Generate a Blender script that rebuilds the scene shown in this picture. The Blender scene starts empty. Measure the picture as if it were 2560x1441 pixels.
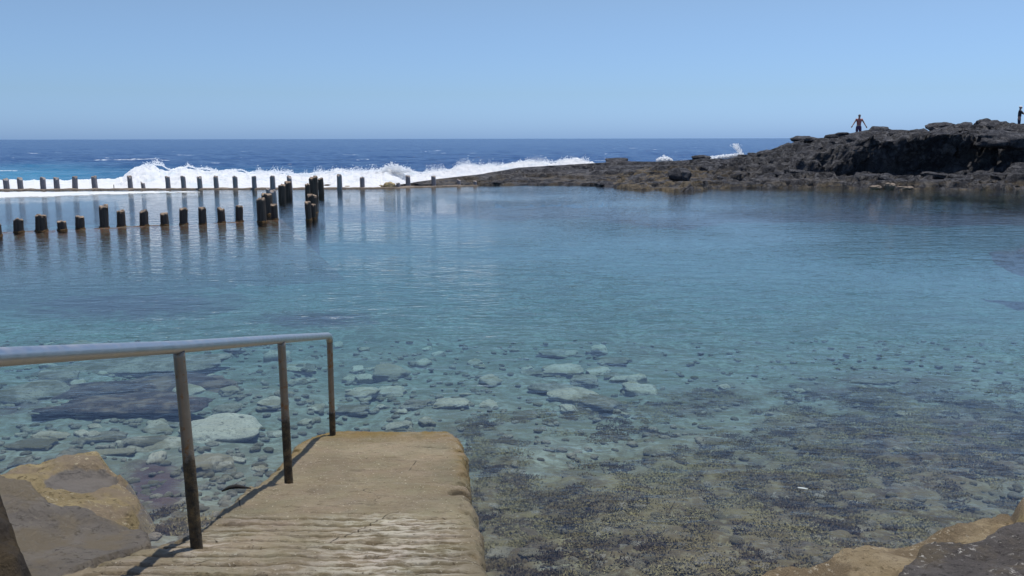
import bpy, bmesh, math, random
import numpy as np
from mathutils import Vector, Matrix, Quaternion

random.seed(7)
RNG = np.random.default_rng(7)
SC = bpy.context.scene
COL = SC.collection
R = math.radians

# ------------------------------------------------------------------ camera
CAM_H = 2.42                    # metres above the pool water (z = 0)
FPX = 2130.0                    # focal length in photo pixels (photo 2560 x 1441)
PITCH = math.atan((720.5 - 347.0) / FPX)
ROLL = R(0.10)
cam_d = bpy.data.cameras.new('camera')
cam_d.sensor_width = 36.0
cam_d.lens = 36.0 * FPX / 2560.0
cam_d.clip_start = 0.05
cam_d.clip_end = 60000
cam = bpy.data.objects.new('camera', cam_d)
COL.objects.link(cam)
_f = Vector((0, math.cos(PITCH), -math.sin(PITCH)))
_u = Vector((0, math.sin(PITCH), math.cos(PITCH)))
_r = Vector((1, 0, 0))
_cx = _r * math.cos(ROLL) - _u * math.sin(ROLL)
_cy = _r * math.sin(ROLL) + _u * math.cos(ROLL)
m = Matrix.Identity(4)
for i in range(3):
    m[i][0], m[i][1], m[i][2] = _cx[i], _cy[i], -_f[i]
m[2][3] = CAM_H
cam.matrix_world = m
SC.camera = cam

# ------------------------------------------------------------------ light
SUN_TO = Vector((0.115, 0.12, 0.9)).normalized()
world = bpy.data.worlds.new('World')
SC.world = world
world.use_nodes = True
wn = world.node_tree
wn.nodes.clear()
w_out = wn.nodes.new('ShaderNodeOutputWorld')
w_bg = wn.nodes.new('ShaderNodeBackground')
w_sky = wn.nodes.new('ShaderNodeTexSky')
w_sky.sky_type = 'NISHITA'
w_sky.sun_disc = False
w_sky.sun_elevation = math.asin(SUN_TO.z)
w_sky.sun_rotation = math.atan2(SUN_TO.x, SUN_TO.y)
w_sky.altitude = 0
w_sky.air_density = 1.0
w_sky.dust_density = 0.6
w_sky.ozone_density = 2.0
w_bg.inputs['Strength'].default_value = 0.15
# sea haze: the low sky is a pale grey blue rather than yellow
w_tc = wn.nodes.new('ShaderNodeTexCoord'); w_sp = wn.nodes.new('ShaderNodeSeparateXYZ')
w_rp = wn.nodes.new('ShaderNodeValToRGB'); w_mx = wn.nodes.new('ShaderNodeMix')
w_mx.data_type = 'RGBA'; w_mx.blend_type = 'MULTIPLY'; w_mx.inputs[0].default_value = 1.0
wn.links.new(w_tc.outputs['Generated'], w_sp.inputs[0]); wn.links.new(w_sp.outputs[2], w_rp.inputs[0])
_e = w_rp.color_ramp.elements
_e[0].position = 0.0; _e[0].color = (0.225, 0.375, 0.77, 1)
_e[1].position = 1.0; _e[1].color = (0.46, 0.46, 0.49, 1)
for _p, _c in ((0.05, (0.25, 0.345, 0.535)), (0.17, (0.345, 0.382, 0.435)), (0.40, (0.40, 0.43, 0.50))):
    _n = w_rp.color_ramp.elements.new(_p); _n.color = (*_c, 1)
wn.links.new(w_sky.outputs[0], w_mx.inputs[6]); wn.links.new(w_rp.outputs[0], w_mx.inputs[7])
w_sc = wn.nodes.new('ShaderNodeVectorMath'); w_sc.operation = 'SCALE'; w_sc.inputs['Scale'].default_value = 1.4
w_ma = wn.nodes.new('ShaderNodeMath'); w_ma.operation = 'MULTIPLY_ADD'   # a touch brighter towards the sun's side
w_ma.inputs[1].default_value = 0.20; w_ma.inputs[2].default_value = 1.4
wn.links.new(w_sp.outputs[0], w_ma.inputs[0]); wn.links.new(w_ma.outputs[0], w_sc.inputs['Scale'])
wn.links.new(w_mx.outputs[2], w_sc.inputs[0])
wn.links.new(w_sc.outputs[0], w_bg.inputs['Color'])
wn.links.new(w_bg.outputs[0], w_out.inputs['Surface'])
sun_d = bpy.data.lights.new('sun', 'SUN')
sun_d.energy = 3.6
sun_d.angle = R(0.53)
sun_d.color = (1.0, 0.96, 0.9)
sun = bpy.data.objects.new('sun', sun_d)
COL.objects.link(sun)
sun.rotation_euler = (-SUN_TO).to_track_quat('-Z', 'Y').to_euler()
SC.view_settings.view_transform = 'Standard'
SC.view_settings.look = 'None'
SC.view_settings.exposure = 0.32
SC.view_settings.gamma = 1.0
SC.render.engine = 'CYCLES'
SC.cycles.use_denoising = True
SC.cycles.max_bounces = 8
SC.cycles.transparent_max_bounces = 16
SC.cycles.caustics_reflective = False
SC.cycles.caustics_refractive = False

# ------------------------------------------------------------------ photo geometry
def ray(px, py):
    a, b = (px - 1280.0) / FPX, -(py - 720.5) / FPX
    return _f + _cx * a + _cy * b
def G(px, py, z=0.0):                       # where the line of sight meets height z
    d = ray(px, py)
    s = (z - CAM_H) / d.z
    return Vector((d.x * s, d.y * s, z))
def AD(px, py, D):                          # where it meets distance D
    d = ray(px, py)
    s = D / d.y
    return Vector((d.x * s, D, CAM_H + d.z * s))
def zrow(px, py, D):
    return AD(px, py, D).z
def proj(x, y, z):                          # numpy: world -> photo pixel
    z = z - CAM_H
    zc = y * _f.y + z * _f.z
    a = (x * _cx.x + y * _cx.y + z * _cx.z) / zc
    b = (x * _cy.x + y * _cy.y + z * _cy.z) / zc
    return 1280 + a * FPX, 720.5 - b * FPX
def tpx(px):                                # x/y slope of a photo column near the horizon
    d = ray(px, 420)
    return d.x / d.y

# ------------------------------------------------------------------ numpy noise
_perm = np.random.default_rng(3).permutation(256)
_perm = np.concatenate([_perm, _perm, _perm])
_grad = np.random.default_rng(5).normal(size=(256, 3))
_grad /= np.linalg.norm(_grad, axis=1)[:, None]
def perlin(x, y, z=0.0):
    x, y, z = np.broadcast_arrays(np.asarray(x, float), np.asarray(y, float), np.asarray(z, float))
    xi, yi, zi = np.floor(x).astype(int), np.floor(y).astype(int), np.floor(z).astype(int)
    xf, yf, zf = x - xi, y - yi, z - zi
    u, v, w = (t * t * t * (t * (t * 6 - 15) + 10) for t in (xf, yf, zf))
    def g(i, j, k):
        h = _perm[_perm[_perm[(xi + i) & 255] + ((yi + j) & 255)] + ((zi + k) & 255)]
        gr = _grad[h]
        return gr[..., 0] * (xf - i) + gr[..., 1] * (yf - j) + gr[..., 2] * (zf - k)
    l = lambda a, b, t: a + (b - a) * t
    x00 = l(g(0, 0, 0), g(1, 0, 0), u); x10 = l(g(0, 1, 0), g(1, 1, 0), u)
    x01 = l(g(0, 0, 1), g(1, 0, 1), u); x11 = l(g(0, 1, 1), g(1, 1, 1), u)
    return l(l(x00, x10, v), l(x01, x11, v), w) * 1.6
def fbm(x, y, z=0.0, o=4, lac=2.1, gain=0.5):
    s, a, f = 0, 1.0, 1.0
    for i in range(o):
        s = s + a * perlin(x * f + 17 * i, y * f - 9 * i, np.asarray(z) * f + 5 * i)
        a *= gain; f *= lac
    return s
def ridged(x, y, z=0.0, o=4, lac=2.1, gain=0.5):
    s, a, f = 0, 1.0, 1.0
    for i in range(o):
        s = s + a * (1 - 2 * np.abs(perlin(x * f + 31 * i, y * f + 7 * i, np.asarray(z) * f)))
        a *= gain; f *= lac
    return s
def sstep(e0, e1, x):
    t = np.clip((x - e0) / (e1 - e0), 0, 1)
    return t * t * (3 - 2 * t)

# ------------------------------------------------------------------ object helpers
def tag(o, label=None, cat=None, group=None, kind=None):
    if label: o['label'] = label
    if cat: o['category'] = cat
    if group: o['group'] = group
    if kind: o['kind'] = kind
    return o
def empty(name, loc=(0, 0, 0), parent=None):
    o = bpy.data.objects.new(name, None)
    o.empty_display_size = 0.2
    COL.objects.link(o)
    o.location = loc
    if parent: o.parent = parent
    return o
def link(name, me, mat=None, parent=None, loc=(0, 0, 0)):
    if mat is not None and not me.materials:
        me.materials.append(mat)
    o = bpy.data.objects.new(name, me)
    COL.objects.link(o)
    o.location = loc
    if parent: o.parent = parent
    return o
def mesh(name, V, F, smooth=True):
    me = bpy.data.meshes.new(name)
    V = np.asarray(V, np.float32)
    F = np.asarray(F, np.int32)
    me.vertices.add(len(V)); me.vertices.foreach_set('co', V.ravel())
    k = F.shape[1]
    me.loops.add(F.size); me.loops.foreach_set('vertex_index', F.ravel())
    me.polygons.add(len(F))
    me.polygons.foreach_set('loop_start', np.arange(len(F), dtype=np.int32) * k)
    me.update(calc_edges=True)
    me.validate()
    me.polygons.foreach_set('use_smooth', np.full(len(me.polygons), smooth, bool))
    return me
def attr(me, name, vals):
    a = me.attributes.new(name, 'FLOAT', 'POINT')
    a.data.foreach_set('value', np.asarray(vals, np.float32).ravel())
def grid(name, X, Y, Z, keep=None, attrs=None, smooth=True):
    n, k = X.shape
    idx = np.arange(n * k).reshape(n, k)
    F = np.stack([idx[:-1, :-1], idx[:-1, 1:], idx[1:, 1:], idx[1:, :-1]], -1).reshape(-1, 4)
    V = np.stack([X, Y, Z], -1).reshape(-1, 3)
    if keep is not None:
        kf = keep.ravel()[F].all(1)
        F = F[kf]
        used = np.zeros(len(V), bool); used[F.ravel()] = True
        re = np.cumsum(used) - 1
        V = V[used]; F = re[F]
    # consistent upward winding
    a, b, c = V[F[0, 0]], V[F[0, 1]], V[F[0, 2]]
    if np.cross(b - a, c - a)[2] < 0: F = F[:, ::-1]
    me = mesh(name, V, F, smooth)
    for kx, v in (attrs or {}).items():
        v = v.ravel()
        attr(me, kx, v[used] if keep is not None else v)
    return me
def tube_mesh(name, pts, rad, n=20, close=True):
    pts = [Vector(p) for p in pts]
    V, F = [], []
    up = Vector((0, 0, 1))
    prev = None
    for i, p in enumerate(pts):
        d = (pts[min(i + 1, len(pts) - 1)] - pts[max(i - 1, 0)]).normalized()
        if prev is None:
            a = d.orthogonal().normalized()
        else:
            a = (prev - d * prev.dot(d)).normalized()
        prev = a
        b = d.cross(a)
        r = rad[i] if hasattr(rad, '__len__') else rad
        for k in range(n):
            t = 2 * math.pi * k / n
            V.append(p + (a * math.cos(t) + b * math.sin(t)) * r)
    for i in range(len(pts) - 1):
        for k in range(n):
            F.append((i * n + k, i * n + (k + 1) % n, (i + 1) * n + (k + 1) % n, (i + 1) * n + k))
    faces = [tuple(f) for f in F]
    if close:
        faces.append(tuple(range(n))[::-1])
        faces.append(tuple((len(pts) - 1) * n + k for k in range(n)))
    me = bpy.data.meshes.new(name)
    me.from_pydata([tuple(v) for v in V], [], faces)
    me.update()
    for p in me.polygons: p.use_smooth = len(p.vertices) == 4
    return me

# ------------------------------------------------------------------ material helpers
class NT:
    def __init__(s, name):
        s.m = bpy.data.materials.new(name)
        s.m.use_nodes = True
        s.t = s.m.node_tree
        s.t.nodes.clear()
        s.out = s.t.nodes.new('ShaderNodeOutputMaterial')
        s._pos = None
    def n(s, typ, **kw):
        nd = s.t.nodes.new('ShaderNode' + typ)
        for k, v in kw.items(): setattr(nd, k, v)
        return nd
    def put(s, sock, v):
        if isinstance(v, bpy.types.NodeSocket): s.t.links.new(v, sock)
        elif isinstance(v, (tuple, list)) and len(v) == 3 and sock.type == 'RGBA': sock.default_value = (*v, 1)
        else: sock.default_value = v
    def pos(s):
        if s._pos is None: s._pos = s.n('NewGeometry')
        return s._pos.outputs['Position']
    def obj(s):
        return s.n('TexCoord').outputs['Object']
    def mapv(s, v, scale=(1, 1, 1), rot=(0, 0, 0)):
        nd = s.n('Mapping'); s.put(nd.inputs['Vector'], v)
        nd.inputs['Scale'].default_value = scale
        nd.inputs['Rotation'].default_value = rot
        return nd.outputs[0]
    def noise(s, v, scale, detail=4, rough=0.55, dist=0.0, col=False):
        nd = s.n('TexNoise'); s.put(nd.inputs['Vector'], v)
        nd.inputs['Scale'].default_value = scale; nd.inputs['Detail'].default_value = detail
        nd.inputs['Roughness'].default_value = rough; nd.inputs['Distortion'].default_value = dist
        return nd.outputs['Color' if col else 'Fac']
    def voro(s, v, scale, feature='F1', out='Distance', rand=1.0):
        nd = s.n('TexVoronoi', feature=feature); s.put(nd.inputs['Vector'], v)
        nd.inputs['Scale'].default_value = scale; nd.inputs['Randomness'].default_value = rand
        return nd.outputs[out]
    def ramp(s, v, stops, interp='LINEAR'):
        nd = s.n('ValToRGB'); s.put(nd.inputs[0], v)
        cr = nd.color_ramp; cr.interpolation = interp
        while len(cr.elements) < len(stops): cr.elements.new(0.5)
        for e, (p, c) in zip(cr.elements, stops):
            e.position = p
            e.color = (c, c, c, 1) if not hasattr(c, '__len__') else (*c, 1)
        return nd.outputs[0]
    def mr(s, v, a, b, c=0.0, d=1.0, smooth=True):
        nd = s.n('MapRange'); nd.interpolation_type = 'SMOOTHSTEP' if smooth else 'LINEAR'
        s.put(nd.inputs[0], v)
        for i, q in enumerate((a, b, c, d)): nd.inputs[i + 1].default_value = q
        return nd.outputs[0]
    def math(s, op, a, b=0.0, clamp=False):
        nd = s.n('Math', operation=op); nd.use_clamp = clamp
        s.put(nd.inputs[0], a); s.put(nd.inputs[1], b)
        return nd.outputs[0]
    def mix(s, f, a, b, mode='MIX'):
        nd = s.n('Mix', data_type='RGBA', blend_type=mode)
        s.put(nd.inputs[0], f); s.put(nd.inputs[6], a); s.put(nd.inputs[7], b)
        return nd.outputs[2]
    def sep(s, v):
        nd = s.n('SeparateXYZ'); s.put(nd.inputs[0], v); return nd.outputs
    def at(s, name):
        nd = s.n('Attribute'); nd.attribute_name = name; return nd.outputs['Fac']
    def bump(s, h, strength=0.5, dist=0.02, nrm=None):
        nd = s.n('Bump'); s.put(nd.inputs['Height'], h)
        nd.inputs['Strength'].default_value = strength; nd.inputs['Distance'].default_value = dist
        if nrm is not None: s.put(nd.inputs['Normal'], nrm)
        return nd.outputs[0]
    def pbr(s, col, rough=0.8, metal=0.0, nrm=None, spec=0.5, **kw):
        nd = s.n('BsdfPrincipled')
        s.put(nd.inputs['Base Color'], col); s.put(nd.inputs['Roughness'], rough)
        s.put(nd.inputs['Metallic'], metal); s.put(nd.inputs['Specular IOR Level'], spec)
        if nrm is not None: s.put(nd.inputs['Normal'], nrm)
        for k, v in kw.items(): s.put(nd.inputs[k], v)
        return nd.outputs[0]
    def done(s, surf, vol=None):
        s.t.links.new(surf, s.out.inputs['Surface'])
        if vol is not None: s.t.links.new(vol, s.out.inputs['Volume'])
        return s.m

M = {}
def mat_pool():
    t = NT('pool_water')
    p = t.pos()
    h1 = t.noise(t.mapv(p, (1.0, 2.2, 1), (0, 0, 0.25)), 1.3, 3, 0.5, 0.6)
    h2 = t.noise(t.mapv(p, (1.0, 1.8, 1), (0, 0, -0.3)), 5.5, 3, 0.55, 0.4)
    calm = t.mr(t.noise(p, 0.12, 2), 0.35, 0.65, 0.35, 1.0)
    h = t.math('ADD', t.math('MULTIPLY', h1, 1.0), t.math('MULTIPLY', h2, 0.45))
    h = t.math('MULTIPLY', h, calm)
    nrm = t.bump(h, 1.0, 0.027)
    fr = t.n('Fresnel'); fr.inputs['IOR'].default_value = 1.33; t.put(fr.inputs['Normal'], nrm)
    gl = t.n('BsdfGlossy'); gl.inputs['Roughness'].default_value = 0.03; t.put(gl.inputs['Normal'], nrm)
    gl.inputs['Color'].default_value = (1, 1, 1, 1)
    tr = t.n('BsdfTransparent')
    mx = t.n('MixShader')
    t.put(mx.inputs[0], fr.outputs[0]); t.put(mx.inputs[1], tr.outputs[0]); t.put(mx.inputs[2], gl.outputs[0])
    va = t.n('VolumeAbsorption')
    va.inputs['Color'].default_value = (0.78, 0.92, 0.947, 1); va.inputs['Density'].default_value = 0.85
    return t.done(mx.outputs[0], va.outputs[0])
M['pool'] = mat_pool()

def mat_sea():
    t = NT('sea_water')
    p = t.pos()
    x, y, z = t.sep(p)
    sh = t.at('shallow')
    base = t.mix(t.noise(t.mapv(p, (0.4, 1, 1)), 0.03, 3), (0.010, 0.045, 0.135), (0.016, 0.062, 0.17))
    base = t.mix(sh, base, (0.06, 0.27, 0.40))
    w = t.noise(t.mapv(p, (0.6, 1.0, 1), (0, 0, 0.15)), 0.13, 7, 0.66, 0.8)
    fade = t.mr(y, 60, 700, -0.01, 0.13)
    cap = t.mr(t.math('SUBTRACT', w, fade), 0.645, 0.675)
    capn = t.mr(t.noise(p, 1.7, 3, 0.7), 0.35, 0.6)
    cap = t.math('MULTIPLY', cap, capn)
    col = t.mix(cap, base, (0.82, 0.86, 0.88))
    h1 = t.noise(t.mapv(p, (0.5, 1.0, 1), (0, 0, 0.2)), 0.25, 5, 0.6)
    h2 = t.noise(t.mapv(p, (0.6, 1.0, 1), (0, 0, -0.2)), 1.4, 4, 0.6)
    h = t.math('ADD', h1, t.math('MULTIPLY', h2, 0.25))
    nrm = t.bump(h, 0.9, 1.2)
    rough = t.math('ADD', 0.22, t.math('MULTIPLY', cap, 0.6))
    return t.done(t.pbr(col, rough, 0, nrm, 0.25))
M['sea'] = mat_sea()

def mat_foam():
    t = NT('foam')
    p = t.pos()
    n = t.noise(p, 2.2, 5, 0.65)
    col = t.mix(n, (0.86, 0.89, 0.91), (0.95, 0.95, 0.95))
    col = t.mix(t.math('MULTIPLY', t.mr(t.noise(t.mapv(p, (0.6, 0.6, 1.6)), 0.9, 5, 0.6, 0.8), 0.52, 0.66), 0.5), col, (0.62, 0.75, 0.83))
    nrm = t.bump(t.noise(p, 5.0, 5, 0.7), 0.5, 0.12)
    a = t.pbr(col, 0.9, 0, nrm, 0.1)
    tl = t.n('BsdfTranslucent'); tl.inputs['Color'].default_value = (0.93, 0.95, 0.96, 1)
    mx = t.n('MixShader'); mx.inputs[0].default_value = 0.35
    t.put(mx.inputs[1], a); t.put(mx.inputs[2], tl.outputs[0])
    return t.done(mx.outputs[0])
M['foam'] = mat_foam()

def mat_spray():
    t = NT('spray')
    a = t.pbr((0.93, 0.94, 0.95), 0.9, 0, None, 0.1)
    tl = t.n('BsdfTranslucent'); tl.inputs['Color'].default_value = (0.93, 0.95, 0.96, 1)
    mx = t.n('MixShader'); mx.inputs[0].default_value = 0.5
    t.put(mx.inputs[1], a); t.put(mx.inputs[2], tl.outputs[0])
    return t.done(mx.outputs[0])
M['spray'] = mat_spray()

def mat_volcanic():
    t = NT('volcanic_rock')
    p = t.pos()
    x, y, z = t.sep(p)
    n1 = t.noise(p, 0.55, 6, 0.6, 0.4)
    n2 = t.noise(p, 2.6, 6, 0.7)
    col = t.ramp(n1, [(0.30, (0.025, 0.027, 0.034)), (0.52, (0.052, 0.053, 0.060)), (0.72, (0.094, 0.093, 0.097))])
    col = t.mix(t.mr(n2, 0.46, 0.64), col, (0.138, 0.136, 0.140))
    col = t.mix(t.mr(t.voro(p, 1.6, 'DISTANCE_TO_EDGE'), 0.0, 0.05, 0.7, 0.0), col, (0.016, 0.015, 0.016))
    oc = t.at('ochre')
    on = t.mr(t.noise(t.mapv(p, (1, 1, 2.5)), 1.1, 6, 0.68), 0.44, 0.60)
    col = t.mix(t.math('MULTIPLY', oc, on), col, (0.20, 0.155, 0.092))
    nrm = t.bump(t.noise(p, 2.2, 8, 0.75), 1.0, 0.45)
    return t.done(t.pbr(col, 0.9, 0, nrm, 0.25))
M['volcanic'] = mat_volcanic()

def mat_bed():
    t = NT('pool_bed')
    p = t.pos()
    weed = t.at('weed'); pur = t.at('purple')  # weed also carries the dark water ripples painted on the bed
    s1 = t.noise(p, 1.3, 5, 0.6)
    s2 = t.noise(p, 9.0, 5, 0.65)
    sand = t.ramp(s1, [(0.3, (0.15, 0.158, 0.128)), (0.7, (0.285, 0.29, 0.24))])
    mo = t.mr(t.noise(t.mapv(p, (1, 1.3, 1)), 1.9, 6, 0.68, 0.6), 0.47, 0.60)
    sand = t.mix(t.math('MULTIPLY', mo, 0.75), sand, (0.105, 0.10, 0.070))
    sand = t.mix(t.mr(s2, 0.40, 0.62), sand, (0.15, 0.14, 0.10))
    w1 = t.noise(p, 3.2, 5, 0.6, 0.5)
    w2 = t.noise(p, 14.0, 4, 0.6)
    wc = t.ramp(w1, [(0.30, (0.055, 0.042, 0.028)), (0.50, (0.125, 0.098, 0.052)), (0.68, (0.195, 0.165, 0.088))])
    wc = t.mix(t.mr(w2, 0.5, 0.7), wc, (0.20, 0.18, 0.115))
    wc = t.mix(pur, wc, (0.085, 0.050, 0.060))
    k = t.mr(t.math('ADD', weed, t.math('MULTIPLY', t.math('SUBTRACT', t.noise(p, 2.4, 6, 0.65), 0.5), 1.0)), 0.26, 0.72)
    col = t.mix(k, sand, wc)
    nrm = t.bump(t.noise(p, 11.0, 5, 0.65), 0.8, 0.04)
    return t.done(t.pbr(col, 0.95, 0, nrm, 0.1))
M['bed'] = mat_bed()

def mat_stone(name, a, b, pits=0.0, grow=None, fleck=None, edge=None, hol=None):
    t = NT(name)
    p = t.pos()
    n1 = t.noise(p, 4.0, 5, 0.6)
    col = t.mix(t.mr(n1, 0.3, 0.7), a, b)
    col = t.mix(t.mr(t.noise(p, 26.0, 4, 0.7), 0.52, 0.68), col, tuple(c * 0.55 for c in a))
    if pits:
        v = t.voro(t.mapv(p, (1, 1, 1)), 5.5)
        k = t.math('MULTIPLY', t.mr(v, 0.16, 0.30, 1.0, 0.0), t.mr(t.noise(p, 5, 2), 0.46, 0.56))
        col = t.mix(t.math('MULTIPLY', k, pits), col, (0.07, 0.065, 0.05))
    if grow: col = t.mix(t.mr(t.noise(p, 2.6, 5, 0.6), 0.46, 0.60), col, grow)
    if fleck: col = t.mix(t.math('MULTIPLY', t.mr(t.noise(p, 30, 4, 0.7), 0.57, 0.65), t.mr(t.noise(p, 3, 3), 0.42, 0.58)), col, fleck)
    if hol: col = t.mix(t.mr(t.math('ADD', t.at('hollow'), t.math('MULTIPLY', t.math('SUBTRACT', t.noise(p, 9, 4, 0.7), 0.5), 0.6)), 0.3, 0.6), col, hol)
    if edge: col = t.mix(t.math('MULTIPLY', t.at('edge'), t.mr(t.noise(p, 7, 4, 0.6), 0.35, 0.6)), col, edge)
    nrm = t.bump(t.noise(p, 18.0, 8, 0.78), 1.0, 0.07)
    return t.done(t.pbr(col, 0.9, 0, nrm, 0.15))
M['stone_pale'] = mat_stone('pale_stone', (0.47, 0.40, 0.30), (0.68, 0.60, 0.47), 0.0, (0.36, 0.30, 0.20))
M['stone_pitted'] = mat_stone('pitted_stone', (0.60, 0.53, 0.42), (0.78, 0.70, 0.57), 1.0)
M['stone_grey'] = mat_stone('grey_stone', (0.25, 0.215, 0.16), (0.45, 0.39, 0.30), 0.0, (0.19, 0.16, 0.10))
M['stone_dark'] = mat_stone('algae_stone', (0.07, 0.046, 0.044), (0.15, 0.10, 0.085), 0.0, (0.27, 0.19, 0.14))
M['rock_tan'] = mat_stone('tan_rock', (0.30, 0.235, 0.125), (0.47, 0.375, 0.20), 0.0, (0.31, 0.245, 0.165), (0.60, 0.52, 0.35), None, (0.235, 0.212, 0.185))
M['rock_hollow'] = mat_stone('hollow_growth', (0.16, 0.135, 0.115), (0.26, 0.23, 0.19), 0.0, (0.11, 0.08, 0.085))
M['rock_ledge'] = mat_stone('pale_tan_rock', (0.36, 0.275, 0.155), (0.50, 0.40, 0.255), 0.3, (0.25, 0.19, 0.115), (0.6, 0.52, 0.38))
M['rock_slab'] = mat_stone('grey_slab_rock', (0.195, 0.172, 0.145), (0.275, 0.245, 0.205), 0.0, (0.24, 0.20, 0.14), (0.26, 0.23, 0.18), (0.36, 0.28, 0.16))
M['rock_flecked'] = mat_stone('flecked_rock', (0.115, 0.102, 0.092), (0.185, 0.165, 0.148), 0.0, (0.17, 0.14, 0.10), (0.62, 0.58, 0.5))
M['rock_dark'] = mat_stone('dark_rock', (0.050, 0.042, 0.036), (0.085, 0.072, 0.060), 0.0, (0.10, 0.075, 0.045))

def mat_ramp():
    t = NT('weathered_concrete')
    p = t.pos()
    wear = t.at('wear'); wet = t.at('algae')
    n1 = t.noise(p, 1.6, 6, 0.62)
    n2 = t.noise(p, 45.0, 4, 0.7)
    n3 = t.noise(t.mapv(p, (1, 3, 1)), 9.0, 5, 0.65)
    col = t.ramp(n1, [(0.30, (0.185, 0.150, 0.090)), (0.55, (0.275, 0.225, 0.140)), (0.75, (0.35, 0.292, 0.188))])
    col = t.mix(t.mr(n3, 0.5, 0.72), col, (0.185, 0.148, 0.09))
    col = t.mix(t.math('MULTIPLY', wear, t.mr(n3, 0.44, 0.58)), col, (0.56, 0.50, 0.39))
    col = t.mix(t.mr(n2, 0.58, 0.72), col, (0.085, 0.062, 0.034))
    col = t.mix(t.mr(t.noise(p, 60, 2, 0.5), 0.66, 0.74), col, (0.55, 0.49, 0.37))
    col = t.mix(t.math('MULTIPLY', wet, t.mr(t.noise(p, 5, 5), 0.3, 0.6)), col, (0.20, 0.135, 0.040))
    col = t.mix(t.math('MULTIPLY', t.at('groove_shade'), 0.62), col, (0.10, 0.078, 0.050))  # shade in the grooves painted dark into the concrete colour
    tint = t.noise(p, 3.3, 4, 0.6, 0, True)
    col = t.mix(0.10, col, t.mix(1.0, col, tint, 'OVERLAY'))
    blot = t.mr(t.noise(p, 7.0, 6, 0.72), 0.55, 0.66)
    col = t.mix(t.math('MULTIPLY', blot, 0.38), col, (0.105, 0.083, 0.052))
    crk = t.mr(t.voro(t.mapv(t.n('NewGeometry').outputs['Position'], (1, 1.6, 1)), 1.3, 'DISTANCE_TO_EDGE'), 0.0, 0.008, 1.0, 0.0)
    col = t.mix(t.math('MULTIPLY', crk, t.mr(t.noise(p, 2.2, 3), 0.5, 0.6)), col, (0.05, 0.038, 0.024))
    nrm = t.bump(t.noise(p, 30.0, 8, 0.78), 1.0, 0.03)
    return t.done(t.pbr(col, 0.85, 0, nrm, 0.25))
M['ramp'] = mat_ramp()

def mat_steel(name, grime):
    t = NT(name)
    p = t.pos()
    n = t.noise(p, 14, 5, 0.65)
    if grime:
        g = t.at('grime')
        k = t.mr(t.math('ADD', g, t.math('MULTIPLY', t.math('SUBTRACT', t.noise(p, 12, 5, 0.75), 0.5), 1.3)), 0.30, 0.70)
        clean = t.mix(n, (0.17, 0.125, 0.082), (0.30, 0.25, 0.19))
        clean = t.mix(t.mr(t.noise(p, 17, 5, 0.7), 0.52, 0.64), clean, (0.23, 0.115, 0.045))
        dirt = t.ramp(t.noise(p, 22, 5, 0.7), [(0.33, (0.022, 0.017, 0.011)), (0.52, (0.075, 0.052, 0.025)), (0.68, (0.17, 0.11, 0.045))])
        col = t.mix(k, clean, dirt)
        metal = t.mr(k, 0, 1, 0.55, 0.0, False)
        rough = t.mr(k, 0, 1, 0.42, 0.9, False)
        nrm = t.bump(t.math('MULTIPLY', k, t.noise(p, 55, 4, 0.7)), 0.8, 0.01)
        return t.done(t.pbr(col, rough, metal, nrm))
    col = t.mix(n, (0.42, 0.42, 0.42), (0.56, 0.56, 0.56))
    rough = t.mr(t.noise(t.mapv(p, (1, 1, 1)), 20, 4), 0.3, 0.7, 0.30, 0.46)
    return t.done(t.pbr(col, rough, 0.95, t.bump(n, 0.1, 0.004)))
M['steel'] = mat_steel('galvanised_rail', False)
M['post'] = mat_steel('stained_post', True)

def mat_wood(name, a, b, top):
    t = NT(name)
    o = t.obj()
    z = t.sep(o)[2]
    n = t.noise(t.mapv(o, (6, 6, 0.7)), 2.2, 5, 0.6)
    col = t.mix(t.mr(n, 0.3, 0.7), a, b)
    cap = t.at('cap')
    col = t.mix(t.math('MULTIPLY', cap, t.mr(t.noise(o, 9, 4), 0.3, 0.55)), col, top)
    nrm = t.bump(t.noise(t.mapv(o, (9, 9, 0.8)), 3, 6, 0.7), 0.8, 0.03)
    return t.done(t.pbr(col, 0.9, 0, nrm, 0.2))
M['wood_dark'] = mat_wood('dark_timber', (0.050, 0.040, 0.035), (0.100, 0.080, 0.066), (0.30, 0.23, 0.17))
M['wood_glare'] = mat_wood('glare_washed_timber', (0.20, 0.186, 0.19), (0.32, 0.30, 0.30), (0.26, 0.22, 0.19))  # paler copy: glare over the farther poles put into the timber colour
M['algae'] = mat_stone('waterline_algae', (0.10, 0.060, 0.028), (0.17, 0.105, 0.05))
M['wall'] = mat_stone('wet_wall', (0.17, 0.14, 0.11), (0.28, 0.23, 0.18))
M['wall_sub'] = mat_stone('submerged_wall', (0.13, 0.12, 0.095), (0.22, 0.205, 0.165), edge=(0.15, 0.085, 0.055))

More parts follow.
